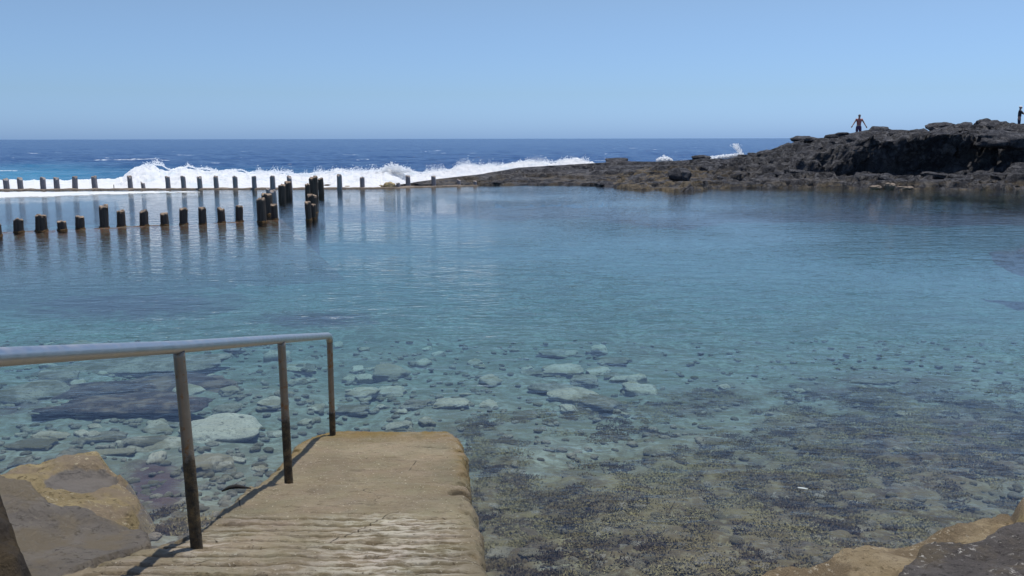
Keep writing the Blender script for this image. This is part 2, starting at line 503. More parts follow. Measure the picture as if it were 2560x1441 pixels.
def mat_weed():
    t = NT('seaweed')
    p = t.pos()
    g = t.n('NewGeometry')
    c = t.ramp(t.at('tone'), [(0.10, (0.060, 0.040, 0.032)), (0.34, (0.130, 0.092, 0.054)), (0.60, (0.215, 0.172, 0.085)), (0.90, (0.30, 0.255, 0.14))])
    c = t.mix(t.math('MULTIPLY', g.outputs['Random Per Island'], 0.3), c, (0.21, 0.175, 0.10))
    up = t.n('CombineXYZ'); up.inputs[2].default_value = 1.0
    a = t.pbr(c, 0.9, 0, up.outputs[0], 0.0)
    tl = t.n('BsdfTranslucent'); t.put(tl.inputs['Color'], c)
    mx = t.n('MixShader'); mx.inputs[0].default_value = 0.3
    t.put(mx.inputs[1], a); t.put(mx.inputs[2], tl.outputs[0])
    return t.done(mx.outputs[0])
M['weed'] = mat_weed()
def flat(name, c, rough=0.8):
    t = NT(name)
    p = t.obj()
    col = t.mix(t.noise(p, 6, 4), tuple(v * 0.8 for v in c), tuple(min(1, v * 1.15) for v in c))
    return t.done(t.pbr(col, rough, 0, None, 0.3))
M['skin'] = flat('skin', (0.50, 0.29, 0.21))
M['red_top'] = flat('red_top', (0.46, 0.17, 0.14))
M['plum_shorts'] = flat('plum_shorts', (0.10, 0.055, 0.12))
M['hair'] = flat('grey_hair', (0.16, 0.14, 0.14))
M['dark_shirt'] = flat('dark_shirt', (0.060, 0.058, 0.070))
M['navy'] = flat('navy_trousers', (0.030, 0.050, 0.090))
M['white_cap'] = flat('white_cap', (0.75, 0.75, 0.73))
M['rod'] = flat('rod', (0.05, 0.05, 0.055), 0.4)
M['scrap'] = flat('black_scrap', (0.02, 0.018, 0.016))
M['leaf'] = flat('pale_leaf', (0.42, 0.47, 0.46))

# ------------------------------------------------------------------ pool bed
def bed_z(x, y):
    d = np.interp(y, [0, 3, 4.2, 5.5, 7.0, 9, 12, 18, 26, 48], [0.12, -0.05, -0.26, -0.42, -0.55, -0.78, -1.05, -1.35, -1.55, -1.7])
    d = d + 0.10 * fbm(x * 0.7, y * 0.7, 1.3, 3) + 0.035 * fbm(x * 3.1, y * 3.1, 4.2, 3)
    # shallow sandy shelf left of the ramp
    d = d + 0.22 * np.exp(-((x + 2.2) / 0.7) ** 2 - ((y - 5.2) / 0.8) ** 2)
    # shore under the rocks on both sides
    d = d + 0.5 * sstep(2.2, 4.2, x) * sstep(6.2, 3.5, y)
    return np.minimum(d, 0.3)
BLOBS = [  # px, py, rx, ry, weight, purple
    (1900, 1360, 760, 270, 0.98, 0.1), (2250, 1130, 480, 160, 0.80, 0.25), (1265, 1330, 120, 220, 0.95, 0.2),
    (1150, 1080, 150, 40, 0.5, 0.3), (2200, 970, 420, 60, 0.55, 0.6), (2480, 1080, 200, 120, 0.6, 0.5),
    (1750, 1010, 240, 60, 0.5, 0.4), (300, 760, 420, 60, 0.70, 0.9), (780, 800, 220, 30, 0.65, 0.9),
    (120, 690, 420, 34, 0.45, 0.8), (390, 1220, 95, 90, 0.85, 0.9), (30, 1010, 120, 60, 0.6, 0.8),
    (1400, 550, 520, 36, 0.55, 0.0), (2560, 645, 80, 40, 0.95, 0.2), (1750, 590, 420, 22, 0.45, 0.0),  # dark ripples and reflection on the water, painted onto the bed as weed
    (1650, 880, 260, 30, 0.42, 0.3), (2330, 800, 260, 26, 0.4, 0.4)]
def weed_ripple_mask(x, y, z):
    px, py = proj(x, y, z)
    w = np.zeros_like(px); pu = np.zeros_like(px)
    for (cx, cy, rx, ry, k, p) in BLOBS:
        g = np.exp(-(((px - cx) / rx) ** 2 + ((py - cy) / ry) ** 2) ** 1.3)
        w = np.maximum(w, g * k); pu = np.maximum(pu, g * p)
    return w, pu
cols = np.linspace(-1.25, 1.25, 620)
rows = np.concatenate([np.linspace(0.6, 3.4, 12, endpoint=False), np.geomspace(3.4, 52, 520)])
T, Dg = np.meshgrid(cols, rows)
Xb = T * (Dg + 1.5); Yb = Dg
Zb = bed_z(Xb, Yb)
Wm, Pm = weed_ripple_mask(Xb, Yb, Zb)
LUMP = np.clip(1.5 * Wm - 0.15, 0, 1) * sstep(14, 9, Yb)
Zb = Zb + LUMP * (0.045 * fbm(Xb * 4.2, Yb * 4.2, 6.6, 3) + 0.02)
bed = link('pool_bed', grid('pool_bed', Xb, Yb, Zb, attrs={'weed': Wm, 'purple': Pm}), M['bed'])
tag(bed, 'sandy pool floor seen through clear shallow water', 'pool bed', kind='structure')

# ------------------------------------------------------------------ pool water (closed body)
far_px = [(-900, 478.5), (0, 477), (480, 474.5), (940, 472.5), (1190, 465.5), (1480, 463)]
far_pts = [G(*p) for p in far_px]
outline = [(-60, -3), (70, -3), (70, 46.5), (12, 46.5)] + [(p.x, p.y) for p in reversed(far_pts)] + [(-60, far_pts[0].y)]
bm = bmesh.new()
top = bm.faces.new([bm.verts.new((x, y, 0.0)) for x, y in outline])
ex = bmesh.ops.extrude_face_region(bm, geom=[top])
for v in [g for g in ex['geom'] if isinstance(g, bmesh.types.BMVert)]: v.co.z = -3.2
bmesh.ops.recalc_face_normals(bm, faces=bm.faces[:])
me = bpy.data.meshes.new('pool_water'); bm.to_mesh(me); bm.free()
pool = link('pool_water', me, M['pool'])
tag(pool, 'calm clear blue green water of the natural sea pool', 'water', kind='structure')

# ------------------------------------------------------------------ open sea
cols = np.linspace(-1.4, 1.4, 700)
rows = np.concatenate([np.geomspace(47, 400, 330, endpoint=False), np.geomspace(400, 26000, 60)])
T, Dg = np.meshgrid(cols, rows)
Xs = T * Dg; Ys = Dg
amp = 0.22 * np.clip(1.3 - np.log(Dg / 47) / 2.0, 0, 1)
Zs = -0.25 + amp * (fbm(Xs * 0.09, Ys * 0.22, 2.2, 4) + 0.5 * ridged(Xs * 0.2, Ys * 0.5, 7.0, 2))
pxs, pys = proj(Xs, Ys, Zs)
sh = np.exp(-((pxs - 40) / 300) ** 2) * sstep(398, 440, pys + 8 * fbm(Xs * 0.15, Ys * 0.15, 0.5, 3)) * 0.62
sh = np.maximum(sh, 0.35 * sstep(410, 440, pys) * sstep(1000, 500, pxs))
sea = link('sea', grid('sea', Xs, Ys, Zs, attrs={'shallow': sh}), M['sea'])
tag(sea, 'deep blue choppy open sea reaching the horizon', 'water', kind='structure')

# ------------------------------------------------------------------ headland and reef (one terrain)
CREST = np.array([(940, 475), (1000, 460), (1050, 452), (1100, 445), (1200, 434), (1250, 426), (1300, 417), (1400, 411), (1470, 407),
    (1550, 402), (1640, 403), (1700, 400), (1750, 396), (1800, 397), (1850, 389), (1880, 383), (1900, 379), (1930, 367), (1960, 359),
    (1990, 348), (2030, 345), (2060, 343), (2100, 334), (2140, 326), (2165, 327), (2180, 333), (2200, 325), (2225, 325), (2260, 329),
    (2300, 328), (2330, 318), (2345, 313), (2390, 312), (2430, 315), (2455, 306), (2475, 303), (2490, 313), (2520, 315), (2540, 306),
    (2580, 292), (2700, 272), (3000, 262), (3600, 270)])
SHORE = np.array([(940, 470), (1000, 465), (1200, 463.5), (1470, 463), (1520, 468), (1560, 472), (1620, 477), (1720, 479), (1760, 473), (1850, 471), (2000, 471),
    (2200, 473), (2300, 474), (2560, 476), (3000, 480), (3600, 490)])
CLT = np.array([(940, 470), (1200, 452), (1480, 440), (1700, 428), (1850, 415), (1950, 395), (2050, 375), (2150, 362), (2250, 353), (2400, 356), (2480, 345), (2560, 331), (3000, 310), (3600, 310)])
CLB = np.array([(940, 472), (1200, 456), (1480, 450), (1700, 444), (1850, 438), (1950, 440), (2050, 445), (2150, 447), (2250, 447), (2400, 436), (2480, 424), (2560, 418), (3000, 420), (3600, 420)])
DCR = np.array([(940, 47), (1100, 50), (1300, 56), (1550, 60), (1900, 58), (2140, 56), (2560, 58), (3600, 60)])
t2px = lambda t: 1280 + t * FPX * (math.cos(PITCH) + 0.02 * 0)   # column of a slope near the horizon
xs = np.arange(-9, 62, 0.16); ys = np.arange(37.0, 92, 0.16)
Xh, Yh = np.meshgrid(xs, ys)
wx = Xh + 0.5 * fbm(Xh * 0.5, Yh * 0.5, 3.1, 3); wy = Yh + 0.7 * fbm(Xh * 0.45, Yh * 0.45, 8.1, 3)
px = 1280 + (Xh / Yh) * FPX * 0.985 + 4
pxw = px + 20 * fbm(Xh * 0.35, Yh * 0.35, 1.2, 3)
def rowz(row, D):
    dy = -(row - 720.5) / FPX
    dz = -math.sin(PITCH) + math.cos(PITCH) * dy
    dyy = math.cos(PITCH) + math.sin(PITCH) * dy
    return CAM_H + dz / dyy * D
def rowD(row):
    dy = -(row - 720.5) / FPX
    dz = -math.sin(PITCH) + math.cos(PITCH) * dy
    dyy = math.cos(PITCH) + math.sin(PITCH) * dy
    return -CAM_H / dz * dyy
ip = lambda tab, p: np.interp(p, tab[:, 0], tab[:, 1])
Dc = ip(DCR, px)
Ds = rowD(ip(SHORE, px)); zc_ = rowz(ip(CREST, px), Dc)
Dk = Ds + (Dc - Ds) * 0.42
Ds = Ds + 0.9 * fbm(Xh * 0.35, Yh * 0.05, 7.3, 4) * sstep(1450, 1600, px)
z1 = rowz(ip(CLB, pxw), Dk); z2 = rowz(ip(CLT, pxw), Dk + 1.6)
Yw = Yh + 0.9 * fbm(Xh * 0.4, Yh * 0.4, 5.5, 4)
Yw = np.where(np.abs(Yh - Dc) < 3, Yh + (Yw - Yh) * np.abs(Yh - Dc) / 3, Yw)
def seg(y, a, b, za, zb):
    f = np.clip((y - a) / np.maximum(b - a, 1e-3), 0, 1)
    return za + (zb - za) * f
Z = np.full_like(Xh, -0.7)
Z = np.where(Yw < Ds, np.maximum(-1.2, -0.05 - 0.9 * (Ds - Yw)), Z)
Z = np.where((Yw >= Ds) & (Yw < Dk), seg(Yw, Ds, Dk, 0.05, z1) , Z)
Z = np.where((Yw >= Dk) & (Yw < Dk + 1.6), seg(Yw, Dk, Dk + 1.6, z1, z2), Z)
Z = np.where((Yw >= Dk + 1.6) & (Yw < Dc), seg(Yw, Dk + 1.6, Dc, z2, zc_), Z)
back = np.clip((Yh - Dc) / 14.0, 0, 1)
Z = np.where(Yw >= Dc, zc_ - (zc_ + 1.2) * back ** 1.0 - 0.1 * np.clip(Yh - Dc, 0, 3), Z)
land = sstep(-0.6, 0.6, Yw - Ds)
hill = sstep(1500, 1900, px)
env = land * np.where(np.abs(Yh - Dc) < 1.5, 0.5 + 0.5 * np.abs(Yh - Dc) / 1.5, 1.0) * (0.35 + 0.65 * hill)
N = 0.30 * ridged(wx * 0.26, wy * 0.42, 2.0, 5, 2.2, 0.52) + 0.17 * fbm(Xh * 0.9, Yh * 1.3, 6.0, 4)
Z = Z + env * (N - 0.12)
# soft bedding ledges
st = 0.30
q = Z / st + 0.7 * fbm(Xh * 0.16, Yh * 0.3, 9.9, 4)
fl = np.floor(q); fr = q - fl
Z = Z + land * 0.9 * st * (sstep(0.42, 0.72, fr) - fr)
OVER = -0.28 * land * sstep(0.35, 0.95, fr)
Z = Z + land * 0.07 * fbm(Xh * 3.1, Yh * 3.1, 1.0, 3) * (0.4 + 0.6 * hill)
# keep the crest where it stands; nothing taller behind or before it
lim = rowz(ip(CREST, px) + 2.0, Yh) - 0.02
over = np.maximum(Z - lim, 0)
Z = np.where(Yh < Dc + 12, Z - over * 0.9, Z)
# dip where the walkers stand
def dip(Z, p, r, z):
    d = np.hypot(Xh - p.x, Yh - p.y)
    w = sstep(r, r * 0.4, d)
    return Z * (1 - w) + np.minimum(Z, z) * w
P1 = AD(2146, 330, 58.6); P2 = AD(2546, 320, 60.5)
P1z = AD(2146, 287, 58.6).z - 1.72; P2z = AD(2546, 265, 60.5).z - 1.75
Z = dip(Z, P1, 1.6, P1z); Z = dip(Z, P2, 1.6, P2z)
Z = np.where(px < 955, -1.4, Z)
Z = np.where((px >= 955) & (px < 1000), Z - (1000 - px) / 45 * 0.8, Z)
och = sstep(0.45, 0.10, Z) * (0.35 + 0.3 * sstep(1450, 1750, px))
och = np.maximum(och, 0.8 * np.exp(-((px - 1640) / 170) ** 2) * sstep(1.0, 0.5, Z) * (Yh < 52))
och = np.clip(och, 0, 1) * sstep(41, 43, Yh + 3)
cliff = np.interp(px, [1900, 2060, 2120, 2320, 2380, 2430, 2470, 3600], [0, .6, 1, 1, .45, .5, 1, 1]) * np.clip(0.9 + 0.5 * fbm(Xh * 0.5, Yh * 0.1, 4.4, 3), 0.2, 1.4)
rise = np.clip((Yw - Dk) / 1.6, 0, 1) * np.clip(1 - (Yw - Dk - 1.6) / 5.0, 0, 1)
Yo = Yh + OVER - 2.7 * cliff * rise
head = link('headland', grid('headland', Xh, Yo, Z, keep=(Z > -1.15), attrs={'ochre': och}), M['volcanic'])
tag(head, 'dark rugged volcanic headland and low reef across the pool', 'headland', kind='structure')
def land_z(x, y):
    i = int(round((y - ys[0]) / 0.16)); j = int(round((x - xs[0]) / 0.16))
    return float(Z[max(0, min(i, len(ys) - 1)), max(0, min(j, len(xs) - 1))])

# ------------------------------------------------------------------ stones
def stone_mesh(name, seed, block=3.0, rough=0.16, sub=4):
    bm = bmesh.new()
    bmesh.ops.create_icosphere(bm, subdivisions=sub, radius=1.0)
    V = np.array([v.co[:] for v in bm.verts])
    r = (np.abs(V) ** block).sum(1) ** (1 / block)
    V = V / r[:, None]
    n = rough * fbm(V[:, 0] * 1.1 + seed * 3.7, V[:, 1] * 1.1, V[:, 2] * 1.1 + seed, 4)
    n += rough * 0.9 * np.minimum(perlin(V[:, 0] * 0.9 - seed, V[:, 1] * 0.9 + 2 * seed, V[:, 2] * 0.9), 0.15)
    V = V * (1 + n)[:, None]
    for v, c in zip(bm.verts, V): v.co = c
    for f in bm.faces: f.smooth = True
    me = bpy.data.meshes.new(name); bm.to_mesh(me); bm.free()
    return me
def stone(name, loc, size, mat, seed, rz=0.0, tilt=(0, 0), block=3.0, rough=0.16, sub=4):
    me = stone_mesh(name, seed, block, rough, sub)
    o = link(name, me, mat, None, loc)
    o.scale = (size[0] / 2, size[1] / 2, size[2] / 2)
    o.rotation_euler = (tilt[0], tilt[1], rz)
    return o
def bedf(x, y): return float(bed_z(np.array([x]), np.array([y]))[0])
def on_bed(px, py):
    z = -0.5
    for _ in range(8):
        p = G(px, py, z); z = bedf(p.x, p.y)
    return p
def on_bed_many(PX_, PY_):
    a_, b_ = (PX_ - 1280.0) / FPX, -(PY_ - 720.5) / FPX
    dx = _f.x + _cx.x * a_ + _cy.x * b_; dy = _f.y + _cx.y * a_ + _cy.y * b_; dz = _f.z + _cx.z * a_ + _cy.z * b_
    z = np.full(len(PX_), -0.5)
    for _ in range(6):
        s_ = (z - CAM_H) / dz
        z = bed_z(dx * s_, dy * s_)
    s_ = (z - CAM_H) / dz
    return np.stack([dx * s_, dy * s_, z], -1)
def zcam(p): return p.y * _f.y + (p.z - CAM_H) * _f.z
def bed_stone(px, py, w, h, mat, label, group=None, seed=None, rz=None, name='stone', block=4.0, rough=0.24):
    p = on_bed(px, py)
    zc = zcam(p)
    W = w / FPX * zc
    sl = math.sin(math.atan2(CAM_H - p.z, p.y))
    Hh = h / FPX * zc                       # seen height = depth*sin + height*cos
    dep = min(W * 1.1, Hh * 0.62 / sl); hgt = max(0.06, Hh * 0.5)
    hgt = min(hgt, W * 0.45)
    o = stone(name, (p.x, p.y, p.z + hgt * 0.18), (W, dep, hgt), M[mat], seed if seed is not None else px * 0.013 + py * 0.007,
              (rz if rz is not None else random.uniform(-0.25, 0.25)), (random.uniform(-.08, .08), random.uniform(-.08, .08)), block, rough)
    tag(o, label, 'stone', group)
    return o
UW = 'large stones on the pool floor'
bed_stone(556, 1085, 185, 105, 'stone_pitted', 'large pale pitted stone underwater beside the ramp, behind the nearest post', UW, name='boulder', block=2.6, rough=0.2)
bed_stone(905, 990, 72, 42, 'stone_pale', 'rounded pale stone underwater just beyond the ramp, left of a twin stone', UW)
bed_stone(975, 985, 72, 36, 'stone_pale', 'pale underwater stone touching the right side of its rounded twin', UW)
bed_stone(1035, 1019, 64, 28, 'stone_grey', 'flat grey stone underwater nearest the far edge of the ramp', UW)
bed_stone(1130, 1011, 84, 26, 'stone_pale', 'long pale flat stone underwater beyond the right corner of the ramp', UW)
bed_stone(1224, 1017, 46, 28, 'stone_pale', 'small round pale stone underwater right of the long flat one', UW)
bed_stone(755, 925, 76, 24, 'stone_pale', 'pale flat stone underwater between the two farther handrail posts', UW)
bed_stone(678, 1012, 66, 36, 'stone_pale', 'pale block underwater partly hidden by the middle handrail post', UW)
bed_stone(570, 1026, 64, 32, 'stone_grey', 'greenish grey stone underwater above the large pitted stone', UW)
bed_stone(880, 1030, 80, 34, 'stone_grey', 'greyish stone underwater right of the farthest handrail post', UW)
bed_stone(662, 884, 84, 20, 'stone_grey', 'faint flat stone underwater just under the handrail, beside the middle post', UW)
bed_stone(690, 1090, 70, 24, 'stone_pale', 'flat pale stone underwater hard against the left side of the ramp', UW)
bed_stone(1330, 936, 56, 20, 'stone_grey', 'small stone at the left end of the mid pool stone pile', UW)
bed_stone(1406, 930, 100, 34, 'stone_pale', 'broad pale stone at the back of the mid pool stone pile', UW)
bed_stone(1497, 932, 56, 24, 'stone_pale', 'pale stone at the right end of the mid pool stone pile', UW)
bed_stone(1462, 957, 64, 44, 'stone_grey', 'tall grey stone in the middle of the mid pool stone pile', UW)
bed_stone(1390, 976, 128, 32, 'stone_grey', 'long low slab at the front of the mid pool stone pile', UW, block=4)
bed_stone(1405, 888, 120, 24, 'stone_grey', 'faint sunken stone behind the mid pool stone pile', UW)
bed_stone(1532, 908, 70, 26, 'stone_grey', 'faint rounded stone behind the right end of the mid pool pile', UW)
bed_stone(1312, 1042, 56, 26, 'stone_grey', 'greenish stone alone in front of the mid pool stone pile', UW)
bed_stone(2268, 1040, 50, 20, 'stone_pale', 'pale stone among dark weed at the right of the pool', UW)
bed_stone(1998, 981, 24, 13, 'stone_pale', 'small white stone on the dark weed patch', UW)
bed_stone(1811, 971, 26, 14, 'stone_pale', 'small pale stone left of the dark weed patch', UW)
bed_stone(2190, 958, 140, 16, 'stone_grey', 'thin pale slab half buried in the dark weed patch', UW)
bed_stone(1772, 1110, 62, 28, 'stone_grey', 'teal tinted flat stone among olive weed', UW)
bed_stone(1345, 1392, 90, 26, 'stone_grey', 'dull stone among weed at the bottom of the photo', UW)
bed_stone(1255, 1395, 80, 50, 'stone_grey', 'greenish stone beside the lower right edge of the ramp', UW)
bed_stone(130, 1094, 84, 30, 'stone_pale', 'pale cobble underwater behind the tan shore rock, at far left', UW)
bed_stone(85, 1118, 100, 40, 'stone_grey', 'greyish cobble underwater touching the back of the tan shore rock', UW)
bed_stone(250, 1098, 110, 34, 'stone_grey', 'flat cobble underwater centred behind the tan shore rock', UW)
bed_stone(385, 1122, 150, 56, 'stone_pale', 'pale pinkish stone underwater left of the nearest handrail post', UW, block=2.6)
bed_stone(282, 1136, 100, 24, 'stone_pale', 'low cream stone at the right shoulder of the tan shore rock', UW)
bed_stone(430, 1062, 90, 30, 'stone_grey', 'grey cobble underwater between the dark weedy boulder and the pale pinkish stone', UW)
bed_stone(345, 985, 420, 105, 'stone_dark', 'big dark purple weedy boulder underwater below the handrail', UW, name='boulder', rz=0.12, block=2.2, rough=0.42)
bed_stone(290, 1022, 370, 70, 'stone_dark', 'low brownish weedy boulder underwater in front of the big dark purple one', UW, name='boulder', rz=-0.1, block=2.2, rough=0.42)
bed_stone(330, 925, 420, 60, 'stone_grey', 'wide sunken slab underwater behind the dark purple boulder', UW, name='boulder', block=3.5)
bed_stone(75, 1000, 170, 95, 'stone_grey', 'mottled boulder underwater at the left edge under the handrail', UW, name='boulder', block=2.5, rough=0.2)
sr = G(2590, 640, -0.15)  # near-black form added in place of a dark rippled reflection
tag(stone('boulder', (sr.x + 0.35, sr.y, -0.34), (1.2, 2.4, 0.66), M['scrap'], 77.0, 0.2, (0, 0), 2.2, 0.4), 'dark form added for the rippled reflection at the right edge of the pool', 'stone', UW)

# cobbles: individuals in view share a look
protos = [stone_mesh('cobble', 40 + i, random.uniform(2.8, 7.0), 0.27, 3) for i in range(7)]
for i, p in enumerate(protos): p.materials.append(M[('stone_pale', 'stone_grey', 'stone_pale')[i % 3]])
def on_ramp_xy(x, y): return -1.75 < x < -0.09 - 0.096 * (y - 3.07) - max(0.0, y - 6.4) * 0.5 and y < 7.1
n_c = 0
CPX = RNG.uniform(-150, 1650, 900); CPY = RNG.uniform(858, 1180, 900)
CP = on_bed_many(CPX, CPY)
for px_, py_, (x_, y_, z_) in zip(CPX, CPY, CP):
    if n_c >= 125: break
    if px_ > 700 and py_ > 1075: continue
    if px_ > 1250 and random.random() < 0.6: continue
    if on_ramp_xy(x_, y_) or (430 < px_ < 720 and 1000 < py_ < 1150): continue
    s = random.choice((0.12, 0.15, 0.18, 0.22, 0.26, 0.34, 0.46)) * random.uniform(0.8, 1.2)
    o = bpy.data.objects.new('cobble', random.choice(protos))
    COL.objects.link(o)
    hz = s * random.uniform(0.14, 0.26)
    o.location = (x_, y_, z_ + hz * 0.25)
    o.scale = (s / 2, s / 2 * random.uniform(0.6, 0.9), hz)
    o.rotation_euler = (random.uniform(-.15, .15), random.uniform(-.15, .15), random.uniform(0, 6.28))
    lab = 'one of the many cobbles strewn underwater around the handrail' if px_ < 830 else 'one of the many cobbles strewn underwater beyond the ramp'
    tag(o, lab, 'cobble', 'cobbles under the handrail' if px_ < 830 else 'cobbles beyond the ramp')
    n_c += 1
# gravel: far too many to count
base = stone_mesh('gravel_bit', 3, 2.6, 0.2, 2)
bv = np.array([v.co[:] for v in base.vertices]); bf = np.array([p.vertices[:] for p in base.polygons])
Vs, Fs = [], []
GPX = RNG.uniform(-200, 2700, 3600); GPY = RNG.uniform(850, 1440, 3600)
GPP = on_bed_many(GPX, GPY)
for px_, (x_, y_, z_) in zip(GPX, GPP):
    if px_ > 1300 and random.random() < 0.35: continue
    if on_ramp_xy(x_, y_): continue
    s = random.uniform(0.02, 0.06)
    a = random.uniform(0, 6.28); ca, sa = math.cos(a), math.sin(a)
    q = bv * np.array([s, s * random.uniform(0.6, 1), s * 0.5])
    q = np.stack([q[:, 0] * ca - q[:, 1] * sa, q[:, 0] * sa + q[:, 1] * ca, q[:, 2]], -1) + np.array([x_, y_, z_ + s * 0.2])
    Fs.append(bf + len(Vs) * len(bv)); Vs.append(q)
gravel = link('gravel', mesh('gravel', np.concatenate(Vs), np.concatenate(Fs)), M['stone_grey'])
tag(gravel, 'grey gravel scattered over the pool floor near the ramp', 'gravel', kind='stuff')
bpy.data.meshes.remove(base)

# ------------------------------------------------------------------ seaweed tufts (stuff)
NT_ = 3400
# spread evenly over the floor itself, not over the picture
TX = np.concatenate([RNG.uniform(-0.5, 7.5, NT_), RNG.normal(-2.35, 0.22, 200)])
TY = np.concatenate([3.6 + 7.5 * RNG.uniform(0, 1, NT_) ** 1.15, RNG.normal(5.5, 0.3, 200)])
TZ = bed_z(TX, TY)
tw, tp = weed_ripple_mask(TX, TY, TZ)
tdens = tw + 0.45 * fbm(TX * 1.1, TY * 1.1, 3.3, 4)
ttone = 0.46 + 0.75 * fbm(TX * 2.1, TY * 2.1, 7.7, 3)
LB, LT = [], []
for i in range(len(TX)):
    if on_ramp_xy(TX[i], TY[i]) or tdens[i] < 0.30: continue
    rad = random.uniform(0.05, 0.15) * (0.7 + 0.45 * min(1, tdens[i]))
    hgt = rad * random.uniform(0.25, 0.5)
    tone = min(1, max(0, ttone[i] + random.gauss(0, 0.20)))
    n_l = int((80 + 1900 * rad) * (0.35 + 0.65 * min(1, max(0, (tdens[i] - 0.30) / 0.35))))
    A = RNG.uniform(0, 6.283, n_l); Q = RNG.uniform(0, 1, n_l) ** 0.5
    lump = 1 + 0.25 * np.sin(A * 3 + i) + 0.15 * np.sin(A * 5 + 2 * i)
    Bx = np.cos(A) * Q * rad * lump; By = np.sin(A) * Q * rad * lump
    Bz = hgt * np.sqrt(np.clip(1 - Q ** 2, 0, 1)) * RNG.uniform(0.4, 1.0, n_l)
    B = np.array([TX[i], TY[i], TZ[i] + 0.0]) + np.stack([Bx, By, Bz], -1)
    D = np.stack([Bx / rad, By / rad, Bz / hgt + 0.15], -1) + RNG.normal(0, 0.8, (n_l, 3))
    D /= np.linalg.norm(D, axis=1)[:, None] + 1e-6
    S_ = np.cross(D, RNG.normal(0, 1, (n_l, 3))); S_ /= np.linalg.norm(S_, axis=1)[:, None] + 1e-6
    L = RNG.uniform(0.008, 0.020, n_l)[:, None]; W_ = RNG.uniform(0.003, 0.007, n_l)[:, None]
    LB.append(np.stack([B - S_ * W_, B + S_ * W_, B + D * L + S_ * W_ * .6, B + D * L - S_ * W_ * .6], 1).reshape(-1, 3))
    LT.append(np.repeat(np.clip(tone + 0.15 * (Bz / hgt - 0.5), 0, 1), 4))
Vs = np.concatenate(LB)
Fs = np.arange(len(Vs)).reshape(-1, 4)
wmesh = mesh('seaweed', Vs, Fs)
attr(wmesh, 'tone', np.concatenate(LT))
weed = link('seaweed', wmesh, M['weed'])
tag(weed, 'olive and brown seaweed tufts carpeting the right of the pool floor', 'seaweed', kind='stuff')

# ------------------------------------------------------------------ ramp
def ramp_z(y):
    return np.interp(y, [0.3, 2.0, 4.86, 4.93, 6.45, 6.80, 6.95, 7.15], [1.345, 0.985, 0.372, 0.325, 0.055, 0.012, -0.05, -0.30])
def ramp_r(y): return np.interp(y, [0.3, 3.07, 5.2, 6.2, 6.6, 6.8, 6.95, 7.15], [0.16, -0.09, -0.29, -0.365, -0.42, -0.50, -0.62, -0.8])
def ramp_l(y): return np.interp(y, [0.3, 2.6, 3.07, 3.45, 3.9, 4.9, 5.4, 6.3, 6.6, 6.8, 6.95, 7.15], [-2.2, -1.98, -1.80, -1.58, -1.52, -1.59, -1.62, -1.69, -1.67, -1.56, -1.34, -1.15])
u = np.linspace(0, 1, 190)
v = np.concatenate([np.linspace(0.3, 2.6, 40, endpoint=False), np.linspace(2.6, 7.12, 560)])
U, Y = np.meshgrid(u, v)
lx, rx = ramp_l(v), ramp_r(v)
lx = lx + 0.022 * fbm(v * 3.0, 0.5, 0.0, 4); rx = rx + 0.026 * fbm(v * 2.6, 7.7, 3.0, 5) + 0.016 * fbm(v * 11, 2.7, 3.0, 3)
X = lx[:, None] + (rx - lx)[:, None] * U
ed = np.minimum(X - lx[:, None], rx[:, None] - X)
Zr = ramp_z(Y) + 0.012 * fbm(X * 2.2, Y * 2.2, 1.0, 4) + 0.006 * fbm(X * 14, Y * 14, 2.0, 3)
wob = 0.007 * fbm(X * 1.6, Y * 2, 5.0, 3)
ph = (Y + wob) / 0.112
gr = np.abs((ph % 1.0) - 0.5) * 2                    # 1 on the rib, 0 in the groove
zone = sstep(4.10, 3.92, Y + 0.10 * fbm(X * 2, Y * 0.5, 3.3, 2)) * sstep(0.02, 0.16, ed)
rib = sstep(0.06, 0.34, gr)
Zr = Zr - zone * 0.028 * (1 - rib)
Zr = Zr - 0.05 * np.exp(-(ed / 0.022) ** 1.5) - 0.05 * sstep(0.25, 0.6, fbm(X * 5, Y * 5, 9.0, 4)) * np.exp(-(ed / 0.07) ** 2)         # worn rounded edges
hole = G(1148, 1256, 0.36)
hd = np.hypot((X - hole.x) / 0.055, (Y - hole.y) / 0.085) + 0.25 * fbm(X * 9, Y * 9, 0.2, 2)
Zr = Zr - 0.11 * sstep(1.15, 0.75, hd)
wear = zone * rib * (0.25 + 0.75 * np.exp(-((X + 0.55) / 0.28) ** 2) + 0.5 * np.exp(-((X + 1.33) / 0.12) ** 2 - ((Y - 3.5) / 0.25) ** 2))
wear = np.clip(wear + 0.25 * np.exp(-((Y - 4.88) / 0.06) ** 2), 0, 1)
alg = np.clip(sstep(0.16, 0.0, ed) * sstep(4.6, 6.0, Y) + sstep(6.3, 6.8, Y), 0, 1) * 0.9
# skirt down to the bed
def skirt(A, extra):
    return np.concatenate([extra[:, :1] if False else A[:, :1], A, A[:, -1:]], 1)
X2 = np.concatenate([X[:, :1] - 0.02, X, X[:, -1:] + 0.02], 1)
Y2 = np.concatenate([Y[:, :1], Y, Y[:, -1:]], 1)
low = np.full_like(Zr[:, :1], -1.0)
Z2 = np.concatenate([low, Zr, low], 1)
A2 = lambda A: np.concatenate([A[:, :1], A, A[:, -1:]], 1)
X3 = np.concatenate([X2, X2[-1:]], 0); Y3 = np.concatenate([Y2, Y2[-1:] + 0.03], 0); Z3 = np.concatenate([Z2, np.full_like(Z2[-1:], -1.0)], 0)
E3 = lambda A: np.concatenate([A2(A), A2(A)[-1:]], 0)
ramp = link('concrete_ramp', grid('concrete_ramp', X3, Y3, Z3, attrs={'wear': E3(wear), 'algae': E3(alg), 'groove_shade': E3(zone * (1 - rib))}), M['ramp'])
tag(ramp, 'worn ribbed concrete ramp running down into the pool', 'ramp')

